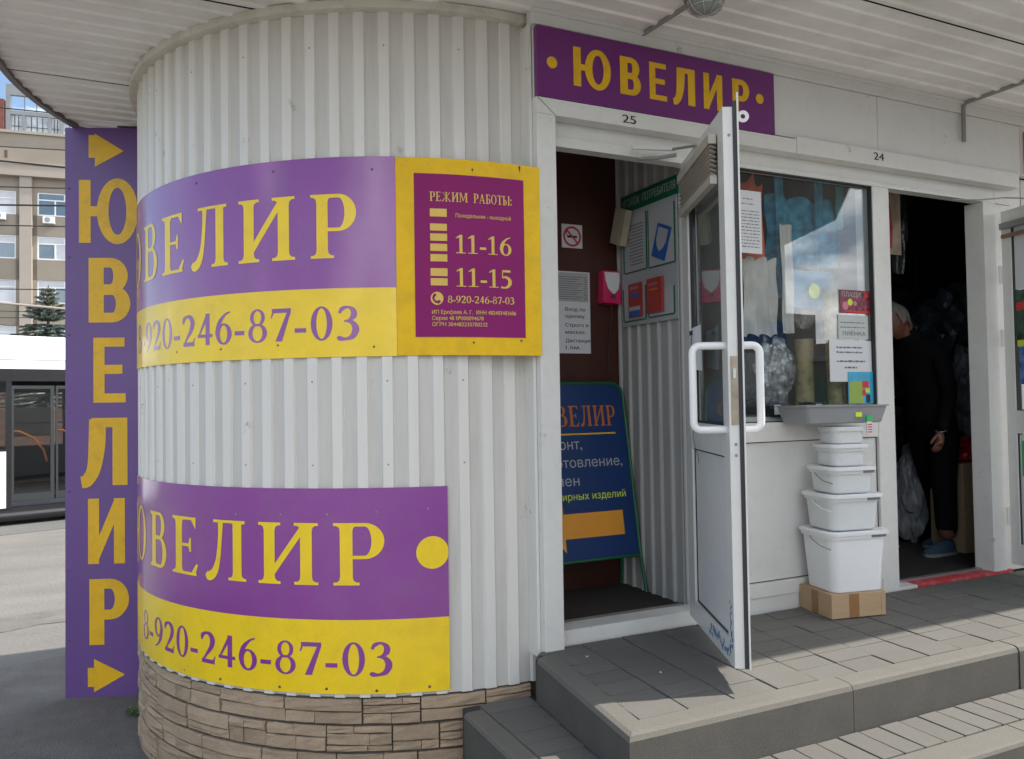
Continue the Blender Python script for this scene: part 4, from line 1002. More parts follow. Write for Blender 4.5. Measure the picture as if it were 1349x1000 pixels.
bucket('fourth and smaller white tub of the stack, just below the topmost tub', (SC_[0] - .002, SC_[1]), .695, .105, .088, .078, .096, .084, m_bucket2, handle=0)
bucket('topmost and smallest white tub of the stack, carrying the grey tray', (SC_[0] + .004, SC_[1]), .800, .096, .084, .072, .09, .078, m_bucket2, handle=0, lid=False)
tr = thing('grey_tray', smap(.17, .11, .897), 'long grey plastic balcony tray on top of the bucket stack', 'tray')
def trmap(x, y, z): return (3.075 + x * .998 + y * .05, -.135 + x * -.05 + y * .998, z)
mb = MB(); n = 5
def trlev(hx, hy, z): return [trmap(x, y, z) for x, y in rrect(hx, hy, .02, n)]
levels = [(.225, .085, .898), (.232, .092, .902), (.252, .108, .978), (.260, .116, .979), (.260, .116, .985), (.250, .106, .984), (.226, .086, .905)]
N = 4 * (n + 1)
for hx, hy, z in levels: mb.v += trlev(hx, hy, z)
for i in range(len(levels) - 1):
    for k in range(N): mb.f.append((i * N + k, i * N + (k + 1) % N, (i + 1) * N + (k + 1) % N, (i + 1) * N + k)); mb.m.append(0)
mb.f += [tuple(range(N - 1, -1, -1)), tuple((len(levels) - 1) * N + k for k in range(N))]; mb.m += [0, 0]
mb.build('tray_body', m_tray, tr, smooth=True, fixn=True)
MB().box(.045, .085, -.1035, -.1025, .928, .95).map(trmap).build('price_sticker', m_lime, tr, fixn=True)
tb = thing('glue_tube', trmap(.10, -.125, .88), 'little white tube with green cap hanging on the front of the grey tray', 'tube')
MB().box(.088, .118, -.132, -.120, .845, .905).map(trmap).build('tube_body', m_paper, tb, bevel=.003, fixn=True)
MB().box(.086, .120, -.133, -.119, .9055, .935).map(trmap).build('cap', m_sticker, tb, bevel=.003, fixn=True)
mb = MB()
for k in range(4): mb.box(.091, .115, -.1332, -.1324, .852 + .012 * k, .858 + .012 * k)
mb.map(trmap).build('red_print', m_redprint, tb)

# ================================================================== WINDOW DISPLAY
gm = lambda x, z, d: (x, .0175 - d, z)       # on the outside face of the glass
gi = lambda x, z, d: (x, .0245 + d, z)
def sheet_thing(nm, x0, x1, z0, z1, m, label, cat, out=True, curl=0):
    o = thing(nm, (x0, .0175 if out else .0245, z0), label, cat)
    y0_, y1_ = (.0155, .0175) if out else (.0245, .0265)
    B('sheet', m, o, x0, x1, y0_, y1_, z0, z1); return o
def lines(o, m, specs, y=.0150, seed=1, th=.0035, h=.009):
    r_ = random.Random(seed); mb = MB()
    for x0, x1, z in specs:
        x = x0
        while x < x1:
            wl = r_.uniform(.008, .03); mb.box(x, min(x + wl, x1), y - .0004, y, z, z + h * r_.uniform(.7, 1)); x += wl + .006
    mb.build('printed_lines', m, o)
a = sheet_thing('notice_sheet', 2.62, 2.795, 1.735, 2.043, m_paper, 'white printed notice high on the window beside the open door edge', 'notice')
lines(a, m_grey_print, [(2.68, 2.74, 2.00), (2.67, 2.75, 1.975)] + [(2.63, 2.78, 1.94 - .016 * k) for k in range(12)], h=.005)
a = sheet_thing('poster', 3.311, 3.529, 1.462, 1.584, mat('busy_red_black_print', (.2, .03, .05), .4, .9, 45), 'small colourful poster with big pale letters, topmost on the right side of the window', 'poster')
font_mesh('ПЛАЩИ', 3.325, 3.46, 1.548, .026, gm, .0032, bold=.03).build('lettering', m_lime if False else m_board, a)
strips_mesh([disc(3.35, 1.50, .022), disc(3.42, 1.515, .013)], gm, .003).build('pink_discs', mat('pink_print', (.6, .2, .3), .5), a); strips_mesh([disc(3.385, 1.52, .018)], gm, .0028).build('yellow_disc', m_lime, a)
strips_mesh([rect(3.36, 1.465, 3.528, 1.476), disc(3.503, 1.56, .015)], gm, .003).build('red_band', m_redprint, a)
a = sheet_thing('notice_sheet', 3.296, 3.512, 1.327, 1.452, mat('pale_grey_green_paper', (.5, .53, .51), .5, .05), 'greyish plastic-sleeved notice, second from the top on the right side of the window', 'notice')
font_mesh('ПЛЁНКА', 3.325, 3.49, 1.345, .020, gm, .003, bold=.02).build('lettering', m_grey_print, a); lines(a, m_grey_print, [(3.31, 3.49, 1.41), (3.31, 3.49, 1.385)], h=.006)
a = sheet_thing('notice_sheet', 3.226, 3.528, 1.103, 1.318, m_paper, 'bright white printed notice in a shiny sleeve, lower right on the window', 'notice')
bpy.data.objects[a.name].location.y -= .003
lines(a, m_grey_print, [(3.275, 3.46, 1.277), (3.275, 3.46, 1.252), (3.275, 3.48, 1.205), (3.33, 3.42, 1.172)], y=.0115, h=.010)
a = sheet_thing('leaflet', 3.349, 3.534, .987, 1.154, mat('sky_blue_print', (.05, .38, .6), .35, .15, 12), 'blue and green leaflet with coloured squares at the bottom right corner of the window', 'leaflet')
a.location.y -= .0065
strips_mesh([rect(3.355, .99, 3.455, 1.105)], gm, .0095).build('green_field', m_sticker if False else mat('olive_green_print', (.3, .42, .08), .5, .1), a)
strips_mesh([rect(3.448, 1.07, 3.495, 1.105), rect(3.448, 1.03, 3.475, 1.06)], gm, .0105).build('red_squares', m_redprint, a)
strips_mesh([rect(3.47, 1.045, 3.5, 1.068)], gm, .0112).build('yellow_square', m_lime, a); strips_mesh([rect(3.475, .992, 3.505, 1.035)], gm, .011).build('dark_square', m_black, a)
# goods behind the glass
def cloth(nm, m, x0, x1, z0, z1, y, label, cat, waves=4, amp=.02, taper=0, seed=0, jag=0):
    r_ = random.Random(seed); mb = MB(); nx, nz_ = 24, 10; ph = r_.uniform(0, 6)
    for i in range(nx + 1):
        for j in range(nz_ + 1):
            u, v = i / nx, j / nz_
            x = x0 + (x1 - x0) * u + (u - .5) * taper * (1 - v); mb.v.append((x, y + amp * math.sin(u * waves * 6.28 + ph + v) + amp * .5 * math.sin(v * 9 + u * 13), z0 + (z1 - z0) * v + (jag * math.sin(u * 17 + ph) if j in (0, nz_) else 0)))
    mb.f = [(i * (nz_ + 1) + j, (i + 1) * (nz_ + 1) + j, (i + 1) * (nz_ + 1) + j + 1, i * (nz_ + 1) + j + 1) for i in range(nx) for j in range(nz_)]; mb.m = [0] * len(mb.f)
    return tag(mb.build(nm, m, None, smooth=True), label, cat)
m_starcloth = mat('blue_starred_cloth', (.045, .26, .40), .8, .5, 22)
m_teal = mat('teal_cloth', (.05, .30, .30), .8, .3, 10)
cloth('blue_cloth', m_starcloth, 3.03, 3.56, 1.72, 2.10, .22, 'blue patterned cloth hanging across the upper middle of the shop window', 'cloth', 3, .02, seed=1, jag=.015)
for i, (x, m, l) in enumerate(((3.06, m_starcloth, 'narrow blue strap hanging at the left of the blue patterned cloth'), (3.35, m_starcloth, 'blue strap rising from the middle of the blue patterned cloth'), (3.50, m_teal, 'teal strap hanging at the right of the blue patterned cloth'))):
    cloth('strap', m, x, x + .06, 1.55 if i == 0 else 1.95, 2.33, .20, l, 'strap', 1, .006, seed=i)
bag = cloth('gift_bag', mat('bright_blue_bag', (.03, .22, .42), .5, .2), 3.12, 3.42, 1.50, 1.70, .16, 'blue bag with a yellow patch hanging in the middle of the shop window', 'bag', 1, .008)
strips_mesh([disc(3.27, 1.59, .04)], lambda x, z, d: (x, .145 - d, z), .0).build('yellow_patch', m_lime, bag)
cloth('coral_fabric', mat('coral_fabric', (.62, .12, .06), .7, .2), 2.62, 2.965, 1.44, 2.16, .17, 'coral red fabric hanging behind the white notice in the shop window', 'cloth', 2, .02, seed=4, jag=.03)
m_milk = mat('milky_plastic_bag', (.52, .50, .47), .35, .25, 8, coat=.3, bump=.3, bscale=18)
cloth('plastic_bag', m_milk, 2.735, 2.955, 1.34, 1.73, .10, 'milky white plastic bag hanging in the left part of the shop window', 'bag', 3, .012, seed=5, jag=.01)
cloth('plastic_bag', m_milk, 3.03, 3.11, 1.36, 1.93, .14, 'tall narrow white plastic packet hanging beside the milky bag in the shop window', 'bag', 1, .01, seed=6)
m_silver = mat('crumpled_clear_wrap', (.30, .32, .33), .12, .9, 26, metal=.5, bump=1, bscale=34)
m_blackwrap = mat('black_glossy_wrap', (.018, .02, .022), .15, .5, 20, bump=.8, bscale=25)
def lump(nm, c, s, m, label, cat, seed, jag=.25):
    r_ = random.Random(seed); bm = bmesh.new(); bmesh.ops.create_icosphere(bm, subdivisions=4, radius=1)
    from mathutils import noise
    for v in bm.verts:
        n_ = noise.noise(v.co * 2.2 + Vector((seed * 7.1, 0, 0))) * jag * 1.4 + noise.noise(v.co * 6 + Vector((seed, 3, 0))) * jag * .6
        p = v.co * (1 + n_); v.co = Vector((p.x * s[0], p.y * s[1], p.z * s[2]))
    me = bpy.data.meshes.new(nm); bm.to_mesh(me); bm.free(); me.materials.append(m); o = bpy.data.objects.new(nm, me); COL.objects.link(o); o.location = c
    return tag(o, label, cat)
lump('clear_bag', (3.03, .20, 1.17), (.11, .06, .17), m_silver, 'shiny crumpled transparent bag low in the left half of the shop window', 'bag', 1, .3)
lump('clear_bag', (2.82, .30, 1.08), (.14, .08, .13), m_blackwrap, 'black glossy wrapped goods low behind the open door handle in the shop window', 'bag', 2, .3)
lump('dark_goods', (3.16, .42, 1.30), (.16, .08, .26), m_blackwrap, 'dark wrapped goods in the middle of the shop window behind the clear bag', 'goods', 3, .3)
lump('white_ball', (3.35, .30, 1.50), (.07, .06, .10), m_milk, 'white round packet beside the tan paper rolls in the shop window', 'packet', 6, .12)
lump('dark_goods', (3.52, .30, 1.62), (.06, .05, .20), mat('grey_wrap', (.16, .18, .19), .3, .4, 20, bump=.5), 'grey wrapped bundle behind the topmost poster in the shop window', 'goods', 7, .2)
m_tan = mat('tan_wrapping_paper', (.46, .37, .20), .6, .15, 14, dirt=(.10, .08, .05), damt=.9, dscale=17)
def roll(nm, x, y, z0, z1, r_, label, tilt=0):
    mb = MB().tube([(x, y, z0), (x + tilt * .5, y, (z0 + z1) / 2), (x + tilt, y, z1)], r_, 18); return tag(mb.build(nm, m_tan, None, smooth=True), label, 'roll')
roll('paper_roll', 3.375, .12, .935, 1.60, .038, 'tall tan roll of patterned wrapping paper standing in the middle of the shop window', -.02)
roll('paper_roll', 3.46, .14, .935, 1.46, .036, 'shorter tan roll of wrapping paper right of the tallest one in the shop window', .02)
roll('paper_roll', 3.28, .24, .935, 1.34, .05, 'thick short tan roll partly behind the tallest roll in the shop window', 0)
m_dgrey0 = mat('dark_display_back', (.06, .07, .075), .8, .4, 3)
B_ = B('display_shelf', m_panel, ki, 2.469, 3.536, .06, .60, .90, .93)
B('display_back', m_dgrey0, ki, 2.45, 3.66, .62, .64, .0, 2.45)
B('display_side', m_vest, ki, 3.60, 3.655, .10, .619, .0, 2.45)
for i, (x, l) in enumerate(((2.85, 'small dark box on the shop window shelf behind the door handle'), (3.13, 'small dark box with a white tag on the shop window shelf'))):
    o = tag(B('small_box', m_blackwrap, None, x, x + .12, .05, .14, .9305, 1.0), l, 'box')
    B('white_tag', m_paper, o, x + .03, x + .07, .048, .0495, .94, .99)

# ================================================================== SHOP 24: person and goods
def skin_obj(verts, edges, radii, sub=2, root=0):
    me = bpy.data.meshes.new('body'); me.from_pydata(verts, edges, []); me.update()
    o = bpy.data.objects.new('body', me); COL.objects.link(o)
    md = o.modifiers.new('s', 'SKIN'); md.use_smooth_shade = True
    sv = me.skin_vertices[0].data
    for i, r_ in enumerate(radii): sv[i].radius = (r_, r_) if not isinstance(r_, tuple) else r_; sv[i].use_root = (i == root)
    sb = o.modifiers.new('d', 'SUBSURF'); sb.levels = sub; sb.render_levels = sub
    dg = bpy.context.evaluated_depsgraph_get(); dg.update(); m2 = bpy.data.meshes.new_from_object(o.evaluated_get(dg)); bpy.data.objects.remove(o); return m2
PX, PY = 4.63, .50
V = [(PX + .06, PY + .06, .90), (PX + .03, PY + .06, 1.05), (PX - .02, PY + .06, 1.22), (PX - .08, PY + .06, 1.34), (PX - .135, PY + .06, 1.405), (PX - .19, PY + .06, 1.46), (PX - .215, PY + .06, 1.50)]
Rd = [(.15, .125), (.14, .115), (.155, .12), (.13, .11), (.062, .062), (.075, .075), (.08, .08)]
E_ = [(i, i + 1) for i in range(6)]
def chain(start, pts, rad):
    p = start
    for q_, r_ in zip(pts, rad): V.append(q_); Rd.append(r_); E_.append((p, len(V) - 1)); p = len(V) - 1
    return p
chain(0, [(PX + .07, PY - .04, .80), (PX + .05, PY - .035, .50), (PX + .07, PY - .03, .16), (PX + .07, PY - .03, .09)], [.10, .080, .068, .042])
chain(0, [(PX + .10, PY + .17, .80), (PX + .20, PY + .18, .50), (PX + .34, PY + .18, .16), (PX + .34, PY + .18, .09)], [.10, .080, .068, .042])
chain(3, [(PX - .07, PY - .11, 1.30), (PX - .02, PY - .15, 1.05), (PX - .10, PY - .155, .84), (PX - .125, PY - .155, .79)], [.062, .047, .036, .028])
chain(3, [(PX - .08, PY + .23, 1.30), (PX - .10, PY + .25, 1.06), (PX - .26, PY + .22, .98), (PX - .32, PY + .21, .97)], [.062, .047, .036, .028])
body = skin_obj(V, E_, Rd)
def add_bm(bm, me): bm.from_mesh(me)
bm = bmesh.new(); bm.from_mesh(body)
def hand(wrist, dirv, side, pal):
    """five-finger hand as skinned chains rooted in the palm"""
    d = Vector(dirv).normalized(); s_ = Vector(side).normalized(); pn = Vector(pal).normalized(); w_ = Vector(wrist)
    V2 = [tuple(w_), tuple(w_ + d * .045), tuple(w_ + d * .08)]; E2 = [(0, 1), (1, 2)]; R2 = [.022, (.034, .020), (.034, .018)]
    for k, (off, ln) in enumerate(((-.028, .060), (-.010, .072), (.009, .068), (.027, .054))):
        b = w_ + d * .085 + s_ * off; c1 = b + d * ln * .45 + pn * .012; c2 = c1 + d * ln * .25 + pn * .022
        i0 = len(V2); V2 += [tuple(b), tuple(c1), tuple(c2)]; R2 += [.0095, .0085, .0075]; E2 += [(2, i0), (i0, i0 + 1), (i0 + 1, i0 + 2)]
    b = w_ + d * .03 - s_ * .032; c1 = b + d * .035 - s_ * .018 + pn * .012; c2 = c1 + d * .026 - s_ * .002 + pn * .012
    i0 = len(V2); V2 += [tuple(b), tuple(c1), tuple(c2)]; R2 += [.012, .0105, .009]; E2 += [(1, i0), (i0, i0 + 1), (i0 + 1, i0 + 2)]
    return skin_obj(V2, E2, R2, 1)
nb = len(bm.faces)
for me in (hand((PX - .125, PY - .155, .80), (-.3, 0, -1), (1, 0, -.2), (.3, 1, 0)), hand((PX - .32, PY + .21, .97), (-1, -.1, -.1), (0, 1, 0), (0, 0, -1))): bm.from_mesh(me)
bm.faces.ensure_lookup_table(); nh = len(bm.faces)
# head with features
hc = Vector((PX - .245, PY + .06, 1.50)); fd = Vector((-.80, -.15, -.55)).normalized(); sd_ = Vector((0, 1, 0)); sd_ = (sd_ - fd * sd_.dot(fd)).normalized(); ud = fd.cross(sd_); ud = ud if ud.z > 0 else -ud
hb_ = bmesh.new(); bmesh.ops.create_uvsphere(hb_, u_segments=32, v_segments=24, radius=1)
for v in hb_.verts:
    f, s, u = v.co.x, v.co.y, v.co.z
    lf = f * .098; ls = s * .076; lu = u * .118
    if u < 0: lf *= 1 - .12 * (-u) ; ls *= 1 - .28 * (-u)
    if f > 0:
        lf += .026 * math.exp(-((s / .16) ** 2) - ((u + .12) / .16) ** 2)            # nose
        lf -= .010 * math.exp(-(((abs(s) - .38) / .16) ** 2) - ((u - .06) / .10) ** 2) # eye sockets
        lf += .007 * math.exp(-((s / .25) ** 2) - ((u + .42) / .07) ** 2)            # mouth
        lf += .012 * math.exp(-((s / .3) ** 2) - ((u + .85) / .2) ** 2)              # chin
    if abs(f) < .25 and abs(s) > .85 and abs(u) < .25: ls *= 1.16                     # ears
    v.co = hc + fd * lf + sd_ * ls + ud * lu
hme = bpy.data.meshes.new('h'); hb_.to_mesh(hme); hb_.free(); bm.from_mesh(hme)
bm.faces.ensure_lookup_table()
for i, f in enumerate(bm.faces):
    c = f.calc_center_median(); f.smooth = True
    f.material_index = 1 if (i >= nb or c.z < .155 or (c - hc).length < .115) else 0
me = bpy.data.meshes.new('body'); bm.to_mesh(me); bm.free(); me.materials.append(m_blackcloth); me.materials.append(m_skin)
per = thing('person', (PX, PY, .005), 'grey-haired person in black clothes and blue slip-on shoes standing inside dark doorway 24', 'person')
bo = bpy.data.objects.new('body', me); COL.objects.link(bo); bo.parent = per; bo.location = -per.location
# hair shell
hb_ = bmesh.new(); bmesh.ops.create_uvsphere(hb_, u_segments=28, v_segments=20, radius=1)
from mathutils import noise
for v in list(hb_.verts):
    f, s, u = v.co
    if (f > .45 and u < .55) or u < -.55 or (f > .1 and u < -.1): hb_.verts.remove(v); continue
    k = 1.10 + .10 * noise.noise(v.co * 5)
    v.co = hc + fd * f * .098 * k + sd_ * s * .080 * k + ud * u * .118 * k
me = bpy.data.meshes.new('hair'); hb_.to_mesh(me); hb_.free(); me.materials.append(m_hair); me.polygons.foreach_set('use_smooth', [True] * len(me.polygons))
o = bpy.data.objects.new('hair', me); COL.objects.link(o); o.parent = per; o.location = -per.location
for (x, y) in ((PX + .07, PY - .03), (PX + .34, PY + .18)):
    mb = MB(); lv = [(-.20, .018, .016, .012), (-.19, .034, .034, .03), (-.12, .044, .044, .055), (-.04, .042, .05, .075), (.03, .036, .04, .085), (.055, .02, .02, .07)]
    n = 10
    for dx, hw, _, ht in lv:
        for k in range(n): a = math.pi * k / (n - 1); mb.v.append((x + dx, y + hw * math.cos(a), .022 + ht * math.sin(a)))
    for i in range(len(lv) - 1):
        for k in range(n - 1): mb.f.append((i * n + k, (i + 1) * n + k, (i + 1) * n + k + 1, i * n + k + 1)); mb.m.append(0)
    mb.f += [tuple(range(n)), tuple(range((len(lv) - 1) * n + n - 1, (len(lv) - 1) * n - 1, -1))]; mb.m += [0, 0]
    sh = mb.build('shoe', m_shoe, per, smooth=True, fixn=True)
    P = [(x - .205, y), (x - .19, y - .036), (x - .1, y - .047), (x, y - .040), (x + .06, y - .03), (x + .07, y), (x + .06, y + .03), (x, y + .040), (x - .1, y + .047), (x - .19, y + .036)]
    MB().prism(P, .005, .024).build('sole', m_sole, sh, fixn=True)
mb = MB(); br = [(PX - .125 + .030 * math.cos(a), PY - .155 + .030 * math.sin(a), .803 + .006 * math.cos(a)) for a in [2 * math.pi * k / 16 for k in range(17)]]
mb.tube(br, .003, 6).build('bracelet', m_alu, per)
# goods around
m_red_bag = mat('crimson_plastic_bag', (.38, .008, .03), .35, .3, 12, bump=.5, bscale=20)
ct = thing('carton', (5.0, .5, .01), 'tall brown carton with dark sideways lettering just inside the right post of doorway 24', 'box')
MB().box(4.80, 5.16, .42, .66, .006, .580).build('carton_body', m_card, ct, bevel=.004)
mb = MB(); rot = lambda u, z, d: (4.98 + z, .4185 - d, .50 - u)
font_mesh('Триал', 0, .20, .0, .05, rot, .001, bold=.02, mb=mb); rot2 = lambda u, z, d: (5.06 + z, .4185 - d, .27 - u); font_mesh('Каркас', 0, .22, -.02, .05, rot2, .001, bold=.02, mb=mb)
mb.build('lettering', m_black, ct)
lump('red_bag', (4.98, .53, .655), (.17, .10, .085), m_red_bag, 'crumpled crimson bag on top of the tall brown carton in doorway 24', 'bag', 11, .25)
m_dgrey = mat('dark_blue_grey_wrap', (.05, .065, .08), .35, .5, 10, bump=.6, bscale=15)
m_lgrey = mat('pale_grey_wrap', (.20, .21, .22), .4, .4, 9, bump=.6, bscale=15)
G_ = 'dark goods stored inside doorway 24'
lump('goods_bag', (4.86, .86, .33), (.10, .12, .32), m_lgrey, 'pale grey tall bag behind the legs of the person in doorway 24', 'bag', 12, .2)
lump('goods_bag', (4.32, .95, .33), (.16, .10, .30), m_dgrey, 'dark bag left of the legs of the person in doorway 24', 'bag', 13, .15)
lump('goods_bag', (5.35, .75, 1.05), (.14, .14, .30), m_lgrey, 'pale wrapped bundle above the red bag in doorway 24', 'bag', 14, .25)
lump('goods_bag', (5.5, 1.0, 1.5), (.30, .2, .3), m_dgrey, 'blue grey bundle on the shelf right of the person in doorway 24', 'bag', 15, .3)
lump('goods_bag', (4.9, 1.5, 1.78), (.8, .2, .14), m_dgrey, 'long dark bundle hanging above the head of the person in doorway 24', 'bag', 16, .25)
lump('goods_bag', (5.1, 1.3, .75), (.25, .2, .2), m_dgrey, 'dark bundle on the floor shelf behind the person in doorway 24', 'bag', 17, .25)
sh = thing('goods_shelf', (5.0, 1.8, 0), 'dark metal shelf rack at the back of the shop behind doorway 24', 'shelf')
for z in (.5, 1.0, 1.5, 2.0): B('shelf_board', m_dgrey, sh, 3.8, 6.1, 1.7, 2.05, z, z + .03)
for x in (3.8, 4.95, 6.07): B('upright', m_dgrey, sh, x, x + .03, 1.69, 1.72, .004, 2.3)
for i in range(9):
    x = 3.95 + .24 * i; B('packet', (m_dgrey, m_blackwrap, m_lgrey)[i % 3], sh, x, x + .17, 1.75, 1.95, 1.031, 1.031 + .14 + .03 * (i % 4))
pr = thing('hanging_poster', (4.05, .3, 1.86), 'red and cream print hanging at the top left inside doorway 24', 'poster')
m_creamprint = mat('cream_print', (.35, .27, .20), .6, .5, 7)
B('sheet', m_creamprint, pr, 3.90, 4.14, .300, .305, 1.865, 2.24)
strips_mesh([[(3.96, 2.15, 4.05, 2.17), (3.96, 2.02, 4.07, 2.03), (3.96, 1.90, 4.06, 1.90)]], lambda x, z, d: (x, .2995 - d, z), .001).build('red_figure', mat('dull_red_print', (.4, .03, .03), .6, .4, 9), pr)
cloth('hanging_garment', m_blackwrap, 4.18, 4.36, 1.78, 2.30, .42, 'dark patterned garment hanging right of the red and cream print in doorway 24', 'garment', 2, .02, taper=-.08, seed=9)
tag(MB().tube([(4.28, .75, .02), (4.42, .6, .06)], .006, 6).build('rod', m_alu, None), 'thin pale rod lying on the floor by the shoes in doorway 24', 'rod')

# ---- open leaf of unit 24
H2 = Vector((4.553, -.030)); t2 = Vector((-.25, -.97)).normalized(); n2 = Vector((-t2.y, t2.x)); n2 = n2 if n2.x > 0 else -n2
emap = lambda u, n, z: (H2.x + t2.x * u + n2.x * n, H2.y + t2.y * u + n2.y * n, z)
d2 = bpy.data.objects.new('door', None); COL.objects.link(d2); d2.parent = ki; d2.location = Vector((H2.x, H2.y, 0)) - ki.location
def D2(nm, m, *a, bevel=0): return MB().box(*a).map(emap).build(nm, m, d2, bevel=bevel, fixn=True)
W2 = .60
D2('stile', m_white, .012, .078, 0, .045, .05, 2.085, bevel=.003); D2('stile', m_white, W2 - .10, W2, 0, .045, .05, 2.085, bevel=.003)
D2('top_rail', m_white, .0785, W2 - .1005, .0005, .0445, 1.99, 2.0845); D2('middle_rail', m_white, .0785, W2 - .1005, .0005, .0445, .80, .93); D2('bottom_rail', m_white, .0785, W2 - .1005, .0005, .0445, .0505, .17)
D2('lower_panel', m_panel, .085, W2 - .107, .012, .03, .176, .794); D2('glass_pane', m_glass2, .085, W2 - .107, .018, .022, .936, 1.984)
for a in ((.0785, .085, .006, .036, .1705, .7995), (.0785, .085, .006, .036, .9305, 1.9895), (.0855, W2 - .108, .006, .036, .9305, .936)): D2('gasket', m_gasket, *a)
for z in (.32, 1.72, 1.35): MB().tube([emap(.004, -.004, z - .05), emap(.004, -.004, z + .05)], .011, 8).build('hinge', m_white, d2)
D2('blind_head', m_steel, .03, W2 - .02, -.03, -.002, 1.975, 2.01); D2('blind_lath', mat('brown_lath', (.25, .15, .09), .5, .2), .03, W2 - .02, -.02, -.003, 1.925, 1.945)
D2('sticker', m_sticker, .10, .26, .0095, .0115, .56, .76)
D2('white_poster', m_paper, .088, .48, .014, .017, 1.62, 1.98); D2('dark_poster', mat('green_red_picture', (.03, .08, .05), .5, .9, 22), .088, .48, .0140, .0165, 1.30, 1.615); D2('blue_poster', mat('blue_white_picture', (.08, .18, .45), .5, .9, 25), .10, .48, .0140, .0165, 1.08, 1.295)
D2('red_stripe', m_redprint, .09, .3, .0125, .0138, 1.50, 1.545); D2('lime_stripe', m_lime, .09, .3, .0125, .0138, 1.295, 1.33)
tag(MB().tube([(4.18, -.005, 2.13), (4.35, -.06, 2.133), (4.50, -.10, 2.15), emap(.3, -.01, 2.09)], .004, 6).build('door_closer', m_alu, None), 'thin metal door closer arm over doorway 24', 'door closer')

# ---- ceiling lamp and conduits
tag(MB().tube([(2.06, -.038, 2.668), (2.085, -.35, 2.668), (2.085, -.36, 2.668)], .010, 8).build('conduit', m_steel, None, smooth=True), 'short grey conduit on the soffit leading from the door sign to the lamp', 'conduit')
tag(MB().tube([(4.22, -.062, 2.45), (4.22, -.064, 2.64), (4.222, -.075, 2.665), (4.225, -.1, 2.667), (4.24, -1.2, 2.667)], .011, 8).build('conduit', m_steel, None, smooth=True), 'long grey conduit bending from the wall onto the soffit at the right', 'conduit')
lc = Vector((2.085, -.46, 2.62)); lp = thing('bulkhead_lamp', (lc.x, lc.y, 2.67), 'round unlit bulkhead lamp with a wire guard on the soffit above the door sign', 'lamp')
MB().tube([(lc.x, lc.y, 2.671), (lc.x, lc.y, 2.645)], .085, 28).build('lamp_base', m_steel, lp, smooth=True)
bm = bmesh.new(); bmesh.ops.create_uvsphere(bm, u_segments=28, v_segments=14, radius=.075)
for v in bm.verts: v.co.z = v.co.z * .8 if v.co.z < 0 else v.co.z * .2
me = bpy.data.meshes.new('lamp_glass'); bm.to_mesh(me); bm.free(); me.materials.append(m_bulb); me.polygons.foreach_set('use_smooth', [True] * len(me.polygons))
o = bpy.data.objects.new('lamp_glass', me); COL.objects.link(o); o.parent = lp; o.location = lc + Vector((0, 0, .022)) - lp.location
for a0 in (0, 45, 90, 135):
    pts = [(lc.x + .08 * math.cos(R(a0)) * math.cos(a), lc.y + .08 * math.sin(R(a0)) * math.cos(a), lc.z + .022 - .066 * math.sin(a)) for a in [math.pi * k / 14 for k in range(15)]]
    MB().tube(pts, .0018, 5).build('guard_wire', m_alu, lp)
MB().tube([(lc.x + .066 * math.cos(a), lc.y + .066 * math.sin(a), lc.z - .015) for a in [2 * math.pi * k / 28 for k in range(29)]], .0018, 5).build('guard_wire', m_alu, lp)

# ---- weeds at the foot of the rounded wall
m_weed = mat('weed_leaf', (.07, .13, .03), .7, .4, 20)
rw = random.Random(8)
for i, (x, y) in enumerate(((-.02, 1.78), (.03, 2.0))):
    mb = MB()
    for k in range(26):
        a = rw.uniform(0, 6.28); l = rw.uniform(.02, .06); h = rw.uniform(.015, .06); w_ = rw.uniform(.005, .011)
        bx_, by_ = x + rw.uniform(-.02, .02), y + rw.uniform(-.04, .04); dx, dy = math.cos(a), math.sin(a)
        mb.add([(bx_, by_, GZ), (bx_ + dx * l * .5 - dy * w_, by_ + dy * l * .5 + dx * w_, GZ + h * .8), (bx_ + dx * l, by_ + dy * l, GZ + h * .7), (bx_ + dx * l * .5 + dy * w_, by_ + dy * l * .5 - dx * w_, GZ + h * .8)], [(0, 1, 2, 3)])
    tag(mb.build('weed', m_weed, None), ('green weed tuft between the stone plinth and the vertical sign', 'green weed tuft behind the vertical sign at the plinth')[i], 'weed')

for i, (x, y, a, l) in enumerate(((1.63, -.20, .4, 'tiny white scrap of paper on the shaded paving in front of doorway 25'), (1.80, -.47, 1.2, 'tiny pale crumpled scrap on the paving near the edge of the door shadow'))):
    ca_, sa_ = math.cos(a), math.sin(a)
    tag(MB().add([(x, y, pz(y) + .003), (x + .016 * ca_, y + .016 * sa_, pz(y) + .007), (x + .012 * ca_ - .010 * sa_, y + .012 * sa_ + .010 * ca_, pz(y) + .004), (x - .010 * sa_, y + .010 * ca_, pz(y) + .009)], [(0, 1, 2, 3)]).build('paper_scrap', m_paper, None), l, 'litter')
screws(ki, [(-.0358 - .1037 * k, z) for k in range(-1, 22, 3) for z in (2.50, 1.12, .78)], RR - .003, m_steel, .004)

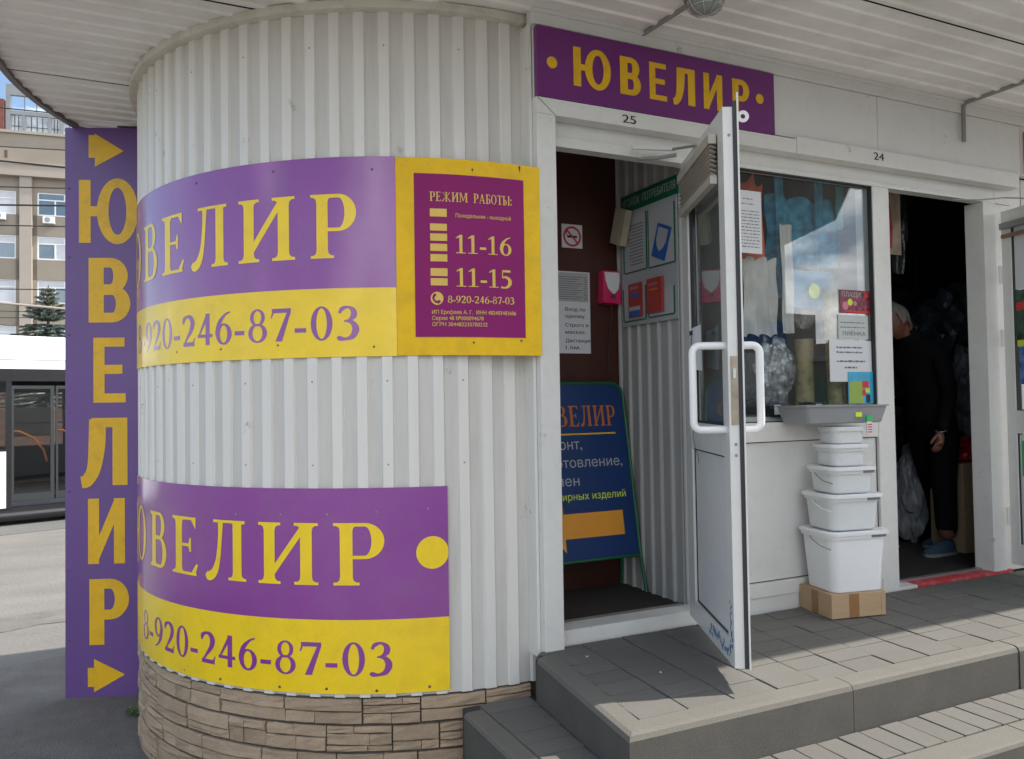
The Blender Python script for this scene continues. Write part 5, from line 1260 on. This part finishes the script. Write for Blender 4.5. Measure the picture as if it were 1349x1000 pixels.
# ================================================================== BUS
U0 = Vector((-1.8, 10.25))
bmap_ = lambda u, n, z: (U0.x + ru.x * u + rn.x * n, U0.y + ru.y * u + rn.y * n, z)
bus = thing('bus', (*bmap_(2, 1.25, 0)[:2], GZ), 'long white city bus with dark glass doors standing across the street', 'bus')
m_buswhite = mat('white_bus_paint', (.74, .75, .76), .25, .03, 3, coat=.4)
m_busblack = mat('black_bus_panel', (.014, .014, .016), .25, .1, coat=.3)
m_busdark = mat('grey_bus_frame', (.028, .032, .034), .4, .1)
m_rail = mat('orange_handrail', (.65, .22, .02), .4, .05)
def BU(nm, m, *a, parent=bus, bevel=0): return MB().box(*a).map(bmap_).build(nm, m, parent, bevel=bevel, fixn=True)
L0, L1 = -5.0, 7.0
mb = MB(); prof = [(0, 1.60), (.0, 1.735), (.012, 1.745), (.10, 1.98), (.30, 2.10), (1.25, 2.16), (2.2, 2.10), (2.4, 1.98), (2.488, 1.745), (2.5, 1.60)]
for u in (L0, L1):
    for n_, z in prof: mb.v.append((u, n_, z))
n = len(prof); mb.f = [(i, i + 1, n + i + 1, n + i) for i in range(n - 1)] + [tuple(range(n)), tuple(range(2 * n - 1, n - 1, -1)), (0, n, 2 * n - 1, n - 1)]; mb.m = [0] * len(mb.f)
mb.map(bmap_).build('roof', m_buswhite, bus, fixn=True)
BU('roof_seam', m_busdark, L0 + .01, L1 - .01, -.003, .012, 1.7305, 1.7375)
BU('upper_band', m_busblack, L0, L1, .0, .05, 1.425, 1.599)
BU('upper_band', m_busblack, L0, L1, 2.45, 2.5, 1.30, 1.599)
# near side: door 0.14..1.33, second door far right, walls elsewhere
for (a, b) in ((L0, .122), (1.36, 4.6), (5.8, L1)):
    BU('side_panel', m_buswhite, a, b, .0, .05, -.375, .425); BU('window_glass', m_glassd, a, b, .01, .016, .4255, 1.4245)
    k = a + .7
    while k < b - .2: BU('window_post', m_busblack, k, k + .07, .0, .05, .4255, 1.4245); k += 1.3
    BU('window_rail', m_busblack, a, b, .001, .05, .4255, .46)
BU('door_post', m_busblack, .1225, .19, .0, .06, -.375, 1.4245); BU('door_post', m_busblack, 1.30, 1.3595, .0, .06, -.375, 1.4245); BU('door_post', m_busblack, 4.6005, 4.66, .0, .06, -.375, 1.4245); BU('door_post', m_busblack, 5.74, 5.7995, .0, .06, -.375, 1.4245)
BU('side_panel', m_buswhite, L0, L1, 2.45, 2.5, -.375, .299); BU('skirt', m_busblack, L0, L1, .015, .05, -.52, -.3755); BU('skirt', m_busblack, L0, L1, 2.45, 2.485, -.52, -.3755)
MB().tube([bmap_(L0 + .1, .03, -.50), bmap_(L1 - .1, .03, -.50)], .075, 10).build('lower_rub_rail', m_busblack, bus, smooth=True)
for u in [L0 + 1.3 * k for k in range(10)]: BU('window_post', m_busblack, u, u + .06, 2.45, 2.5, .2995, 1.2995)
BU('end_panel', m_buswhite, L0 - .04, L0 - .0005, 0, 2.5, -.375, 1.6); BU('end_panel', m_buswhite, L1 + .0005, L1 + .04, 0, 2.5, -.375, 1.6)
BU('floor', m_busdark, L0, L1, .06, 2.44, -.30, -.25)
m_businside = mat('bus_inside_dark', (.014, .012, .011), .8, .3)
for u in (-4, -2.8, -1.6, -.4, 1.9, 2.9, 3.9): BU('seat', m_businside, u, u + .45, 1.5, 2.4, -.25, .15); BU('seat', m_businside, u + .38, u + .46, 1.5, 2.4, .15, .75)
BU('far_lining', m_businside, L0, L1, 2.40, 2.445, -.24, .40)
for d0 in (.19, 4.66):
    for k in range(2):
        a = d0 + k * .565 + (.0 if k == 0 else .0); b = a + .545
        lf = bpy.data.objects.new('door', None); COL.objects.link(lf); lf.parent = bus; lf.location = Vector(bmap_(a, 0, -.3)) - bus.location
        BU('door_frame', m_busdark, a, a + .03, .0, .03, -.29, 1.36, parent=lf); BU('door_frame', m_busdark, b - .05, b, .0, .03, -.29, 1.36, parent=lf); BU('door_frame', m_busdark, a + .0305, b - .0505, .0, .03, 1.315, 1.36, parent=lf); BU('door_frame', m_busdark, a + .0305, b - .0505, .0, .03, -.29, -.19, parent=lf)
        BU('door_glass', m_glassd, a + .031, b - .051, .010, .016, -.1895, 1.3145, parent=lf)
        MB().tube([bmap_(a + .47, .10, .25), bmap_(a + .43, .10, .42), bmap_(a + .30, .10, .60), bmap_(a + .12, .10, .70), bmap_(a + .03, .10, .71)], .016, 8).build('handrail', m_rail, lf, smooth=True)
        MB().tube([bmap_(a + .04, .12, .82), bmap_(a + .5, .12, .82)], .010, 6).build('handrail', m_busdark, lf)
for u in (-2.9, 3.1): 
    for nn_ in (.16, 2.34):
        wh = MB().tube([bmap_(u, nn_ - .14, -.14), bmap_(u, nn_ + .14, -.14)], .48, 28).build('wheel', m_busblack, bus)
        MB().tube([bmap_(u, nn_ - .145, -.14), bmap_(u, nn_ + .145, -.14)], .27, 20).build('rim', m_steel, wh)
# white street kiosk seen through the bus
wk = thing('street_kiosk', (-.3, 16.5, GZ), 'white street kiosk with red panels seen through the bus door glass', 'kiosk')
wu = lambda u, n, z: (U0.x + ru.x * u + rn.x * (n + 5.2) + .15, U0.y + ru.y * u + rn.y * (n + 5.2), z)
def WK(nm, m, *a): return MB().box(*a).map(wu).build(nm, m, wk, fixn=True)
WK('wall', mat('cream_kiosk_wall', (.5, .38, .32), .7), .42, .80, 0, 1.8, GZ, 1.02); WK('wall', m_rust, .8005, 3.4, 0, 1.8, GZ, 1.02); WK('roof', mat('dull_red_roof', (.2, .025, .02), .7, .3, 4), .32, .95, -.1, 1.9, 1.021, 1.5); WK('red_band', m_redprint, .421, .799, -.012, -.001, .56, .66); WK('side_wing', m_rust, -1.5, .31, .05, 1.8, GZ, 1.6)
WK('window', m_businside, .58, .74, -.015, -.002, .75, .93); WK('window', m_businside, 1.2, 1.9, -.015, -.002, .5, 1.05)

# ================================================================== STREET BUILDING
Fb = Vector((-9.04, 65.3)); db = Vector((.9956, -.094)); nb_ = Vector((.094, .9956))
cmap = lambda u, n, z: (Fb.x + db.x * u + nb_.x * n, Fb.y + db.y * u + nb_.y * n, z)
ob_ = thing('office_building', (*cmap(4, 5, 0)[:2], GZ), 'five storey beige office building with flat pilasters and rooftop glass structure across the street', 'building')
m_bwall = mat('beige_grey_render', (.27, .235, .19), .9, .08, .5, dirt=(.26, .22, .18), damt=.5, dscale=.35)
m_pil = mat('pale_pilaster_render', (.34, .30, .255), .9, .05, .7)
m_wframe = mat('white_window_frame', (.7, .72, .74), .5, .03)
m_wglass = mat('reflecting_window_glass', (.10, .15, .19), .06, .5, .35, spec=1.0, coat=1)
m_curt = mat('pale_curtain', (.5, .52, .55), .7, .25, .6)
def OB(nm, m, *a, parent=ob_): return MB().box(*a).map(cmap).build(nm, m, parent, fixn=True)
MOD = 4.966; U_A, U_B = -26, 30
wz = [(15.33, 17.08), (12.05, 13.80), (8.80, 10.52), (5.45, 7.18), (2.10, 3.85)]
for j, (z0, z1) in enumerate(wz):
    top = 18.1 if j == 0 else wz[j - 1][0] - .0
    OB('wall_band', m_bwall, U_A, U_B, .0, .4, z1, top)
OB('wall_band', m_bwall, U_A, U_B, 0, .4, GZ, 2.10); OB('back_block', m_bwall, U_A, U_B, .9, 12, GZ, 18.9)
OB('frieze', m_bwall, U_A, U_B, -.30, .4, 18.9, 21.25); OB('belt_cornice', m_pil, U_A, U_B, -.55, .4, 18.1, 18.9); OB('parapet_cornice', m_pil, U_A - .2, U_B, -.45, .4, 21.2505, 21.45); OB('belt_fillet', m_pil, U_A, U_B, -.6, -.3, 18.9005, 19.1)
OB('roof_top', m_steel, U_A, U_B, .41, 12, 21.1, 21.2)
# window prototype shared
def wproto():
    lst = []
    W_, Hh = 3.6, 1.75
    fr = MB()
    for a in ((0, W_, 0, .10), (0, W_, Hh - .10, Hh), (0, .10, .1, Hh - .1), (W_ - .10, W_, .1, Hh - .1), (.10, W_ - .1, 1.15, 1.24)): fr.box(a[0], a[1], .08, .16, a[2], a[3])
    for x in (1.12, 2.38): fr.box(x, x + .10, .08, .16, .1, 1.15)
    fr.box(1.75, 1.84, .08, .16, 1.24, Hh - .1)
    return fr
frm = wproto(); fo = frm.map(lambda u, n, z: (db.x * u + nb_.x * n, db.y * u + nb_.y * n, z)).build('window', m_wframe); fme = fo.data; bpy.data.objects.remove(fo)
def small(bx): o_ = MB().box(*bx).map(lambda u, n, z: (db.x * u + nb_.x * n, db.y * u + nb_.y * n, z)); return o_
def pm_(bx, m): o_ = small(bx).build('pane', m); me = o_.data; bpy.data.objects.remove(o_); return me
panes = [((.10, 1.12, .11, .13, .1, 1.15)), ((1.22, 2.38, .11, .13, .1, 1.15)), ((2.48, 3.5, .11, .13, .1, 1.15)), ((.10, 1.75, .11, .13, 1.24, 1.65)), ((1.84, 3.5, .11, .13, 1.24, 1.65))]
pg = [pm_(p, m_wglass) for p in panes]; pc = [pm_(p, m_curt) for p in panes]
rb = random.Random(3)
for k in range(-4, 5):
    uw = 2.36 + MOD * k
    OB('wall_pier', m_bwall, uw - MOD + 3.6, uw, .0, .39, 2.1, 17.08)
    OB('pilaster', m_pil, uw - 1.07, uw - .29, -.35, -.001, GZ, 18.1)
    for j, (z0, z1) in enumerate(wz):
        wo = bpy.data.objects.new('window', fme); COL.objects.link(wo); wo.parent = ob_; p = cmap(uw, 0, z0); wo.location = Vector(p) - ob_.location
        for q_ in range(5):
            po = bpy.data.objects.new('pane', (pc if rb.random() < .45 else pg)[q_]); COL.objects.link(po); po.parent = wo
OB('wall_pier', m_bwall, 2.36 + MOD * 4 + 3.6, U_B, 0, .39, 2.1, 17.08)
# rooftop structure
rf = OB('rooftop_block', mat('grey_rooftop_panel', (.22, .24, .25), .7, .1, 1), 1.35, 4.2, .6, 1.0, 21.2, 23.3) if False else None
m_roofg = mat('grey_rooftop_panel', (.20, .22, .23), .7, .1, 1); m_roofgl = mat('pale_rooftop_glass', (.42, .47, .5), .15, .3, 1.5)
OB('rooftop_frame', m_roofg, .20, .50, .6, .9, 21.2, 25.2); OB('rooftop_frame', m_roofg, .5005, 8.0, .6, .9, 24.4, 25.2); OB('rooftop_frame', m_roofg, .5005, 8.0, .6, .9, 22.95, 23.25)
for u in (1.25, 2.95, 3.75): OB('rooftop_frame', m_roofg, u, u + .22, .62, .88, 21.2, 22.949)
for u in (1.36, 2.15): OB('rooftop_mullion', m_roofg, u, u + .06, .7, .8, 23.2505, 24.399)
for (a, b, t) in ((.50, 1.25, 3), (1.47, 2.95, 4), (3.17, 3.75, 3), (3.97, 6.0, 5)):
    wo = OB('rooftop_window', m_roofgl, a + .02, b - .02, .80, .82, 21.35, 22.9); OB('rooftop_rail', m_roofg, a, b, .72, .79, 21.2, 21.35, parent=ob_)
    for k in range(1, t): OB('glazing_bar', m_busdark, a + (b - a) * k / t - .02, a + (b - a) * k / t + .02, .75, .795, 21.36, 22.9, parent=wo)
    OB('glazing_bar', m_busdark, a + .021, b - .021, .74, .749, 22.1, 22.14, parent=wo)
OB('red_brick_block', mat('red_brown_brick', (.16, .06, .045), .9, .2, 3), -6, .10, .5, 4, 21.2, 24.0)
OB('vent_opening', m_rust, .32, .52, -.312, -.301, 19.4, 19.95)
# air conditioners
for i, (u, z) in enumerate(((2.80, 14.72), (-.35, 14.85), (5.3, 11.5))):
    a_ = thing('air_conditioner', cmap(u + .35, -.2, z), ('white air conditioner under the uppermost window right of the pilaster', 'white air conditioner under the uppermost window left of the pilaster', 'white air conditioner under the second row of windows beside the sign')[i], 'air conditioner')
    MB().box(u, u + .75, -.42, -.02, z, z + .5).map(cmap).build('casing', m_wframe, a_, fixn=True)
    mb = MB().tube([cmap(u + .30, -.421, z + .25), cmap(u + .30, -.43, z + .25)], .19, 18); mb.build('fan_grille', m_steel, a_)

# wires across the street
WY = 22.0
W_ = [(9.12, .025, .018, 'topmost dark wire crossing in front of the rooftop glass'), (8.07, .056, .015, 'thin dark wire in front of the plain frieze of the office building'),
      (7.68, -.005, .028, 'thick dark wire along the belt cornice of the office building'), (6.98, .074, .018, 'dark wire just above the top row of windows'),
      (6.49, .078, .026, 'dark wire crossing the middle of the top row of windows'), (5.94, .059, .018, 'dark wire between the first and second window rows'),
      (4.23, .032, .015, 'dark wire crossing the third row of windows'), (3.64, .007, .010, 'thin wire just below the pale cable'), (3.46, .03, .010, 'thin wire crossing the top of the fir tree'), (3.27, -.032, .010, 'lowest thin wire above the bus roof')]
for z, s_, r_, l in W_:
    pts = [(x, WY, z + s_ * (x + 3.32) + .0006 * (x + 2.5) ** 2) for x in range(-30, 26, 4)]
    tag(MB().tube(pts, r_, 5).build('wire', m_black, None), l, 'wire', 'wires over the street')
tag(MB().tube([(x, WY - .3, 3.83 - .07 * (x + 3.31)) for x in (-22, -10, 0, 12)], .03, 6).build('cable', m_pil, None), 'pale cable sloping down in front of the fir tree', 'cable')
for x, l in ((-30, 'grey wire pole far left beyond the street'), (22, 'grey wire pole far right beyond the street')):
    tag(MB().tube([(x, WY, GZ), (x, WY, 10.8)], [.16, .10], 10).build('wire_pole', m_steel, None), l, 'pole')

# ================================================================== FIR TREE
m_fir = mat('blue_green_fir_needles', (.11, .15, .125), .8, .45, 3)
m_firb = mat('fir_bark', (.13, .085, .055), .9, .2)
m_cone = mat('fir_cones', (.27, .13, .06), .85, .3, 5)
TX, TY = -2.42, 24.6
ft = thing('fir_tree', (TX, TY, GZ), 'blue green fir tree with brown cones at its top rising behind the bus', 'tree')
MB().tube([(TX, TY, GZ), (TX, TY, 2.2), (TX, TY, 4.75)], [.13, .08, .012], 8).build('trunk', m_firb, ft)
rf_ = random.Random(21); cr_, br_, cn_ = MB(), MB(), MB()
z = .1
while z < 4.62:
    rad = 2.5 * (4.85 - z) / 4.7 * (.85 + .3 * rf_.random()) + .05; nb2 = 9 if z < 4 else 5
    for k in range(nb2):
        a = 2 * math.pi * (k + rf_.random() * .7) / nb2; L_ = rad * rf_.uniform(.75, 1.12); dx, dy = math.cos(a), math.sin(a)
        up_ = -.10 if z < 3.6 else .25
        tip = (TX + dx * L_, TY + dy * L_, z + up_ * L_ + .03)
        br_.tube([(TX, TY, z), (TX + dx * L_ * .6, TY + dy * L_ * .6, z + up_ * L_ * .75), tip], [.012, .008, .003], 4, cap=False)
        nn_ = int(20 + L_ * 70)
        for q_ in range(nn_):
            t = .12 + .88 * q_ / nn_; px = TX + dx * L_ * t; py = TY + dy * L_ * t; pz_ = z + up_ * L_ * t
            sd2 = rf_.choice((-1, 1)); ln = (.06 + .13 * (1 - t) + .03 * L_) * rf_.uniform(.6, 1.2); aa = a + sd2 * rf_.uniform(.5, 1.1)
            ex, ey, ez = px + math.cos(aa) * ln, py + math.sin(aa) * ln, pz_ - rf_.uniform(-.01, .07)
            wx, wy = -math.sin(aa) * .014, math.cos(aa) * .014
            cr_.add([(px - wx, py - wy, pz_), (px + wx, py + wy, pz_ + .012), (ex, ey, ez), ], [(0, 1, 2)]); cr_.add([(px, py, pz_ - .016), (px, py, pz_ + .02), (ex, ey, ez + .008)], [(0, 1, 2)])
    z += rf_.uniform(.09, .15)
for k in range(34):
    a = rf_.uniform(0, 6.28); zz = rf_.uniform(4.15, 4.72); r_ = (4.95 - zz) * rf_.uniform(.1, .30)
    x, y = TX + math.cos(a) * r_, TY + math.sin(a) * r_; cn_.tube([(x, y, zz), (x, y, zz - .04), (x, y, zz - .09)], [.012, .022, .008], 5)
cr_.build('crown', m_fir, ft); br_.build('branches', m_firb, ft); cn_.build('cones', m_cone, ft)

# ================================================================== KIOSK ROW OPPOSITE (seen mirrored in the shop window)
op = thing('opposite_kiosk', (9, -11, GZ), 'white kiosk row with a broad high canopy standing opposite the shop fronts, behind the viewpoint', 'kiosk')
MB().prism([(2.0, -6.2), (10.7, -6.4), (12.5, -8.4), (13.8, -11.6), (13.8, -14), (2.0, -14)][::-1], 4.5, 4.8).build('canopy', m_vest, op, fixn=True)
B('wall', m_blind if False else m_vest, op, 2.5, 13.2, -13.6, -10.5, GZ, 4.499)
for i in range(5): B('shopfront', m_wglass, op, 3.0 + 2.1 * i, 4.6 + 2.1 * i, -10.49, -10.44, .2, 2.0); B('fascia', m_redprint if i % 2 else m_bluel, op, 2.9 + 2.1 * i, 4.7 + 2.1 * i, -10.49, -10.40, 2.2, 2.7)
for x in (2.6, 4.4): MB().tube([(x, -6.8, GZ), (x, -6.8, 4.499)], .07, 10).build('column', m_white, op)

# low market row and trees far behind the viewpoint (mirrored low in the shop window)
mr = thing('market_row', (35, -34, GZ), 'long low market row far behind the viewpoint', 'building')
MB().box(9, 75, -40, -34, GZ, 3.2).build('wall', m_bwall, mr); MB().box(8.6, 75.4, -40.4, -33.2, 3.2005, 3.5).build('roof', m_steel, mr)
for i, (x, w__, h) in enumerate(((10, 6, 4.4), (19, 3, 5.6), (24, 8, 3.9), (35, 4, 6.2), (42, 9, 4.6), (56, 5, 5.4))): MB().box(x, x + w__, -39, -34.5, 3.5005, h).build('upper_block', m_pil if i % 2 else m_bwall, mr)
for i in range(14): B('shutter', m_bluel if i % 3 else m_green, mr, 11 + 4.4 * i, 14 + 4.4 * i, -33.995, -33.95, .0, 2.3)
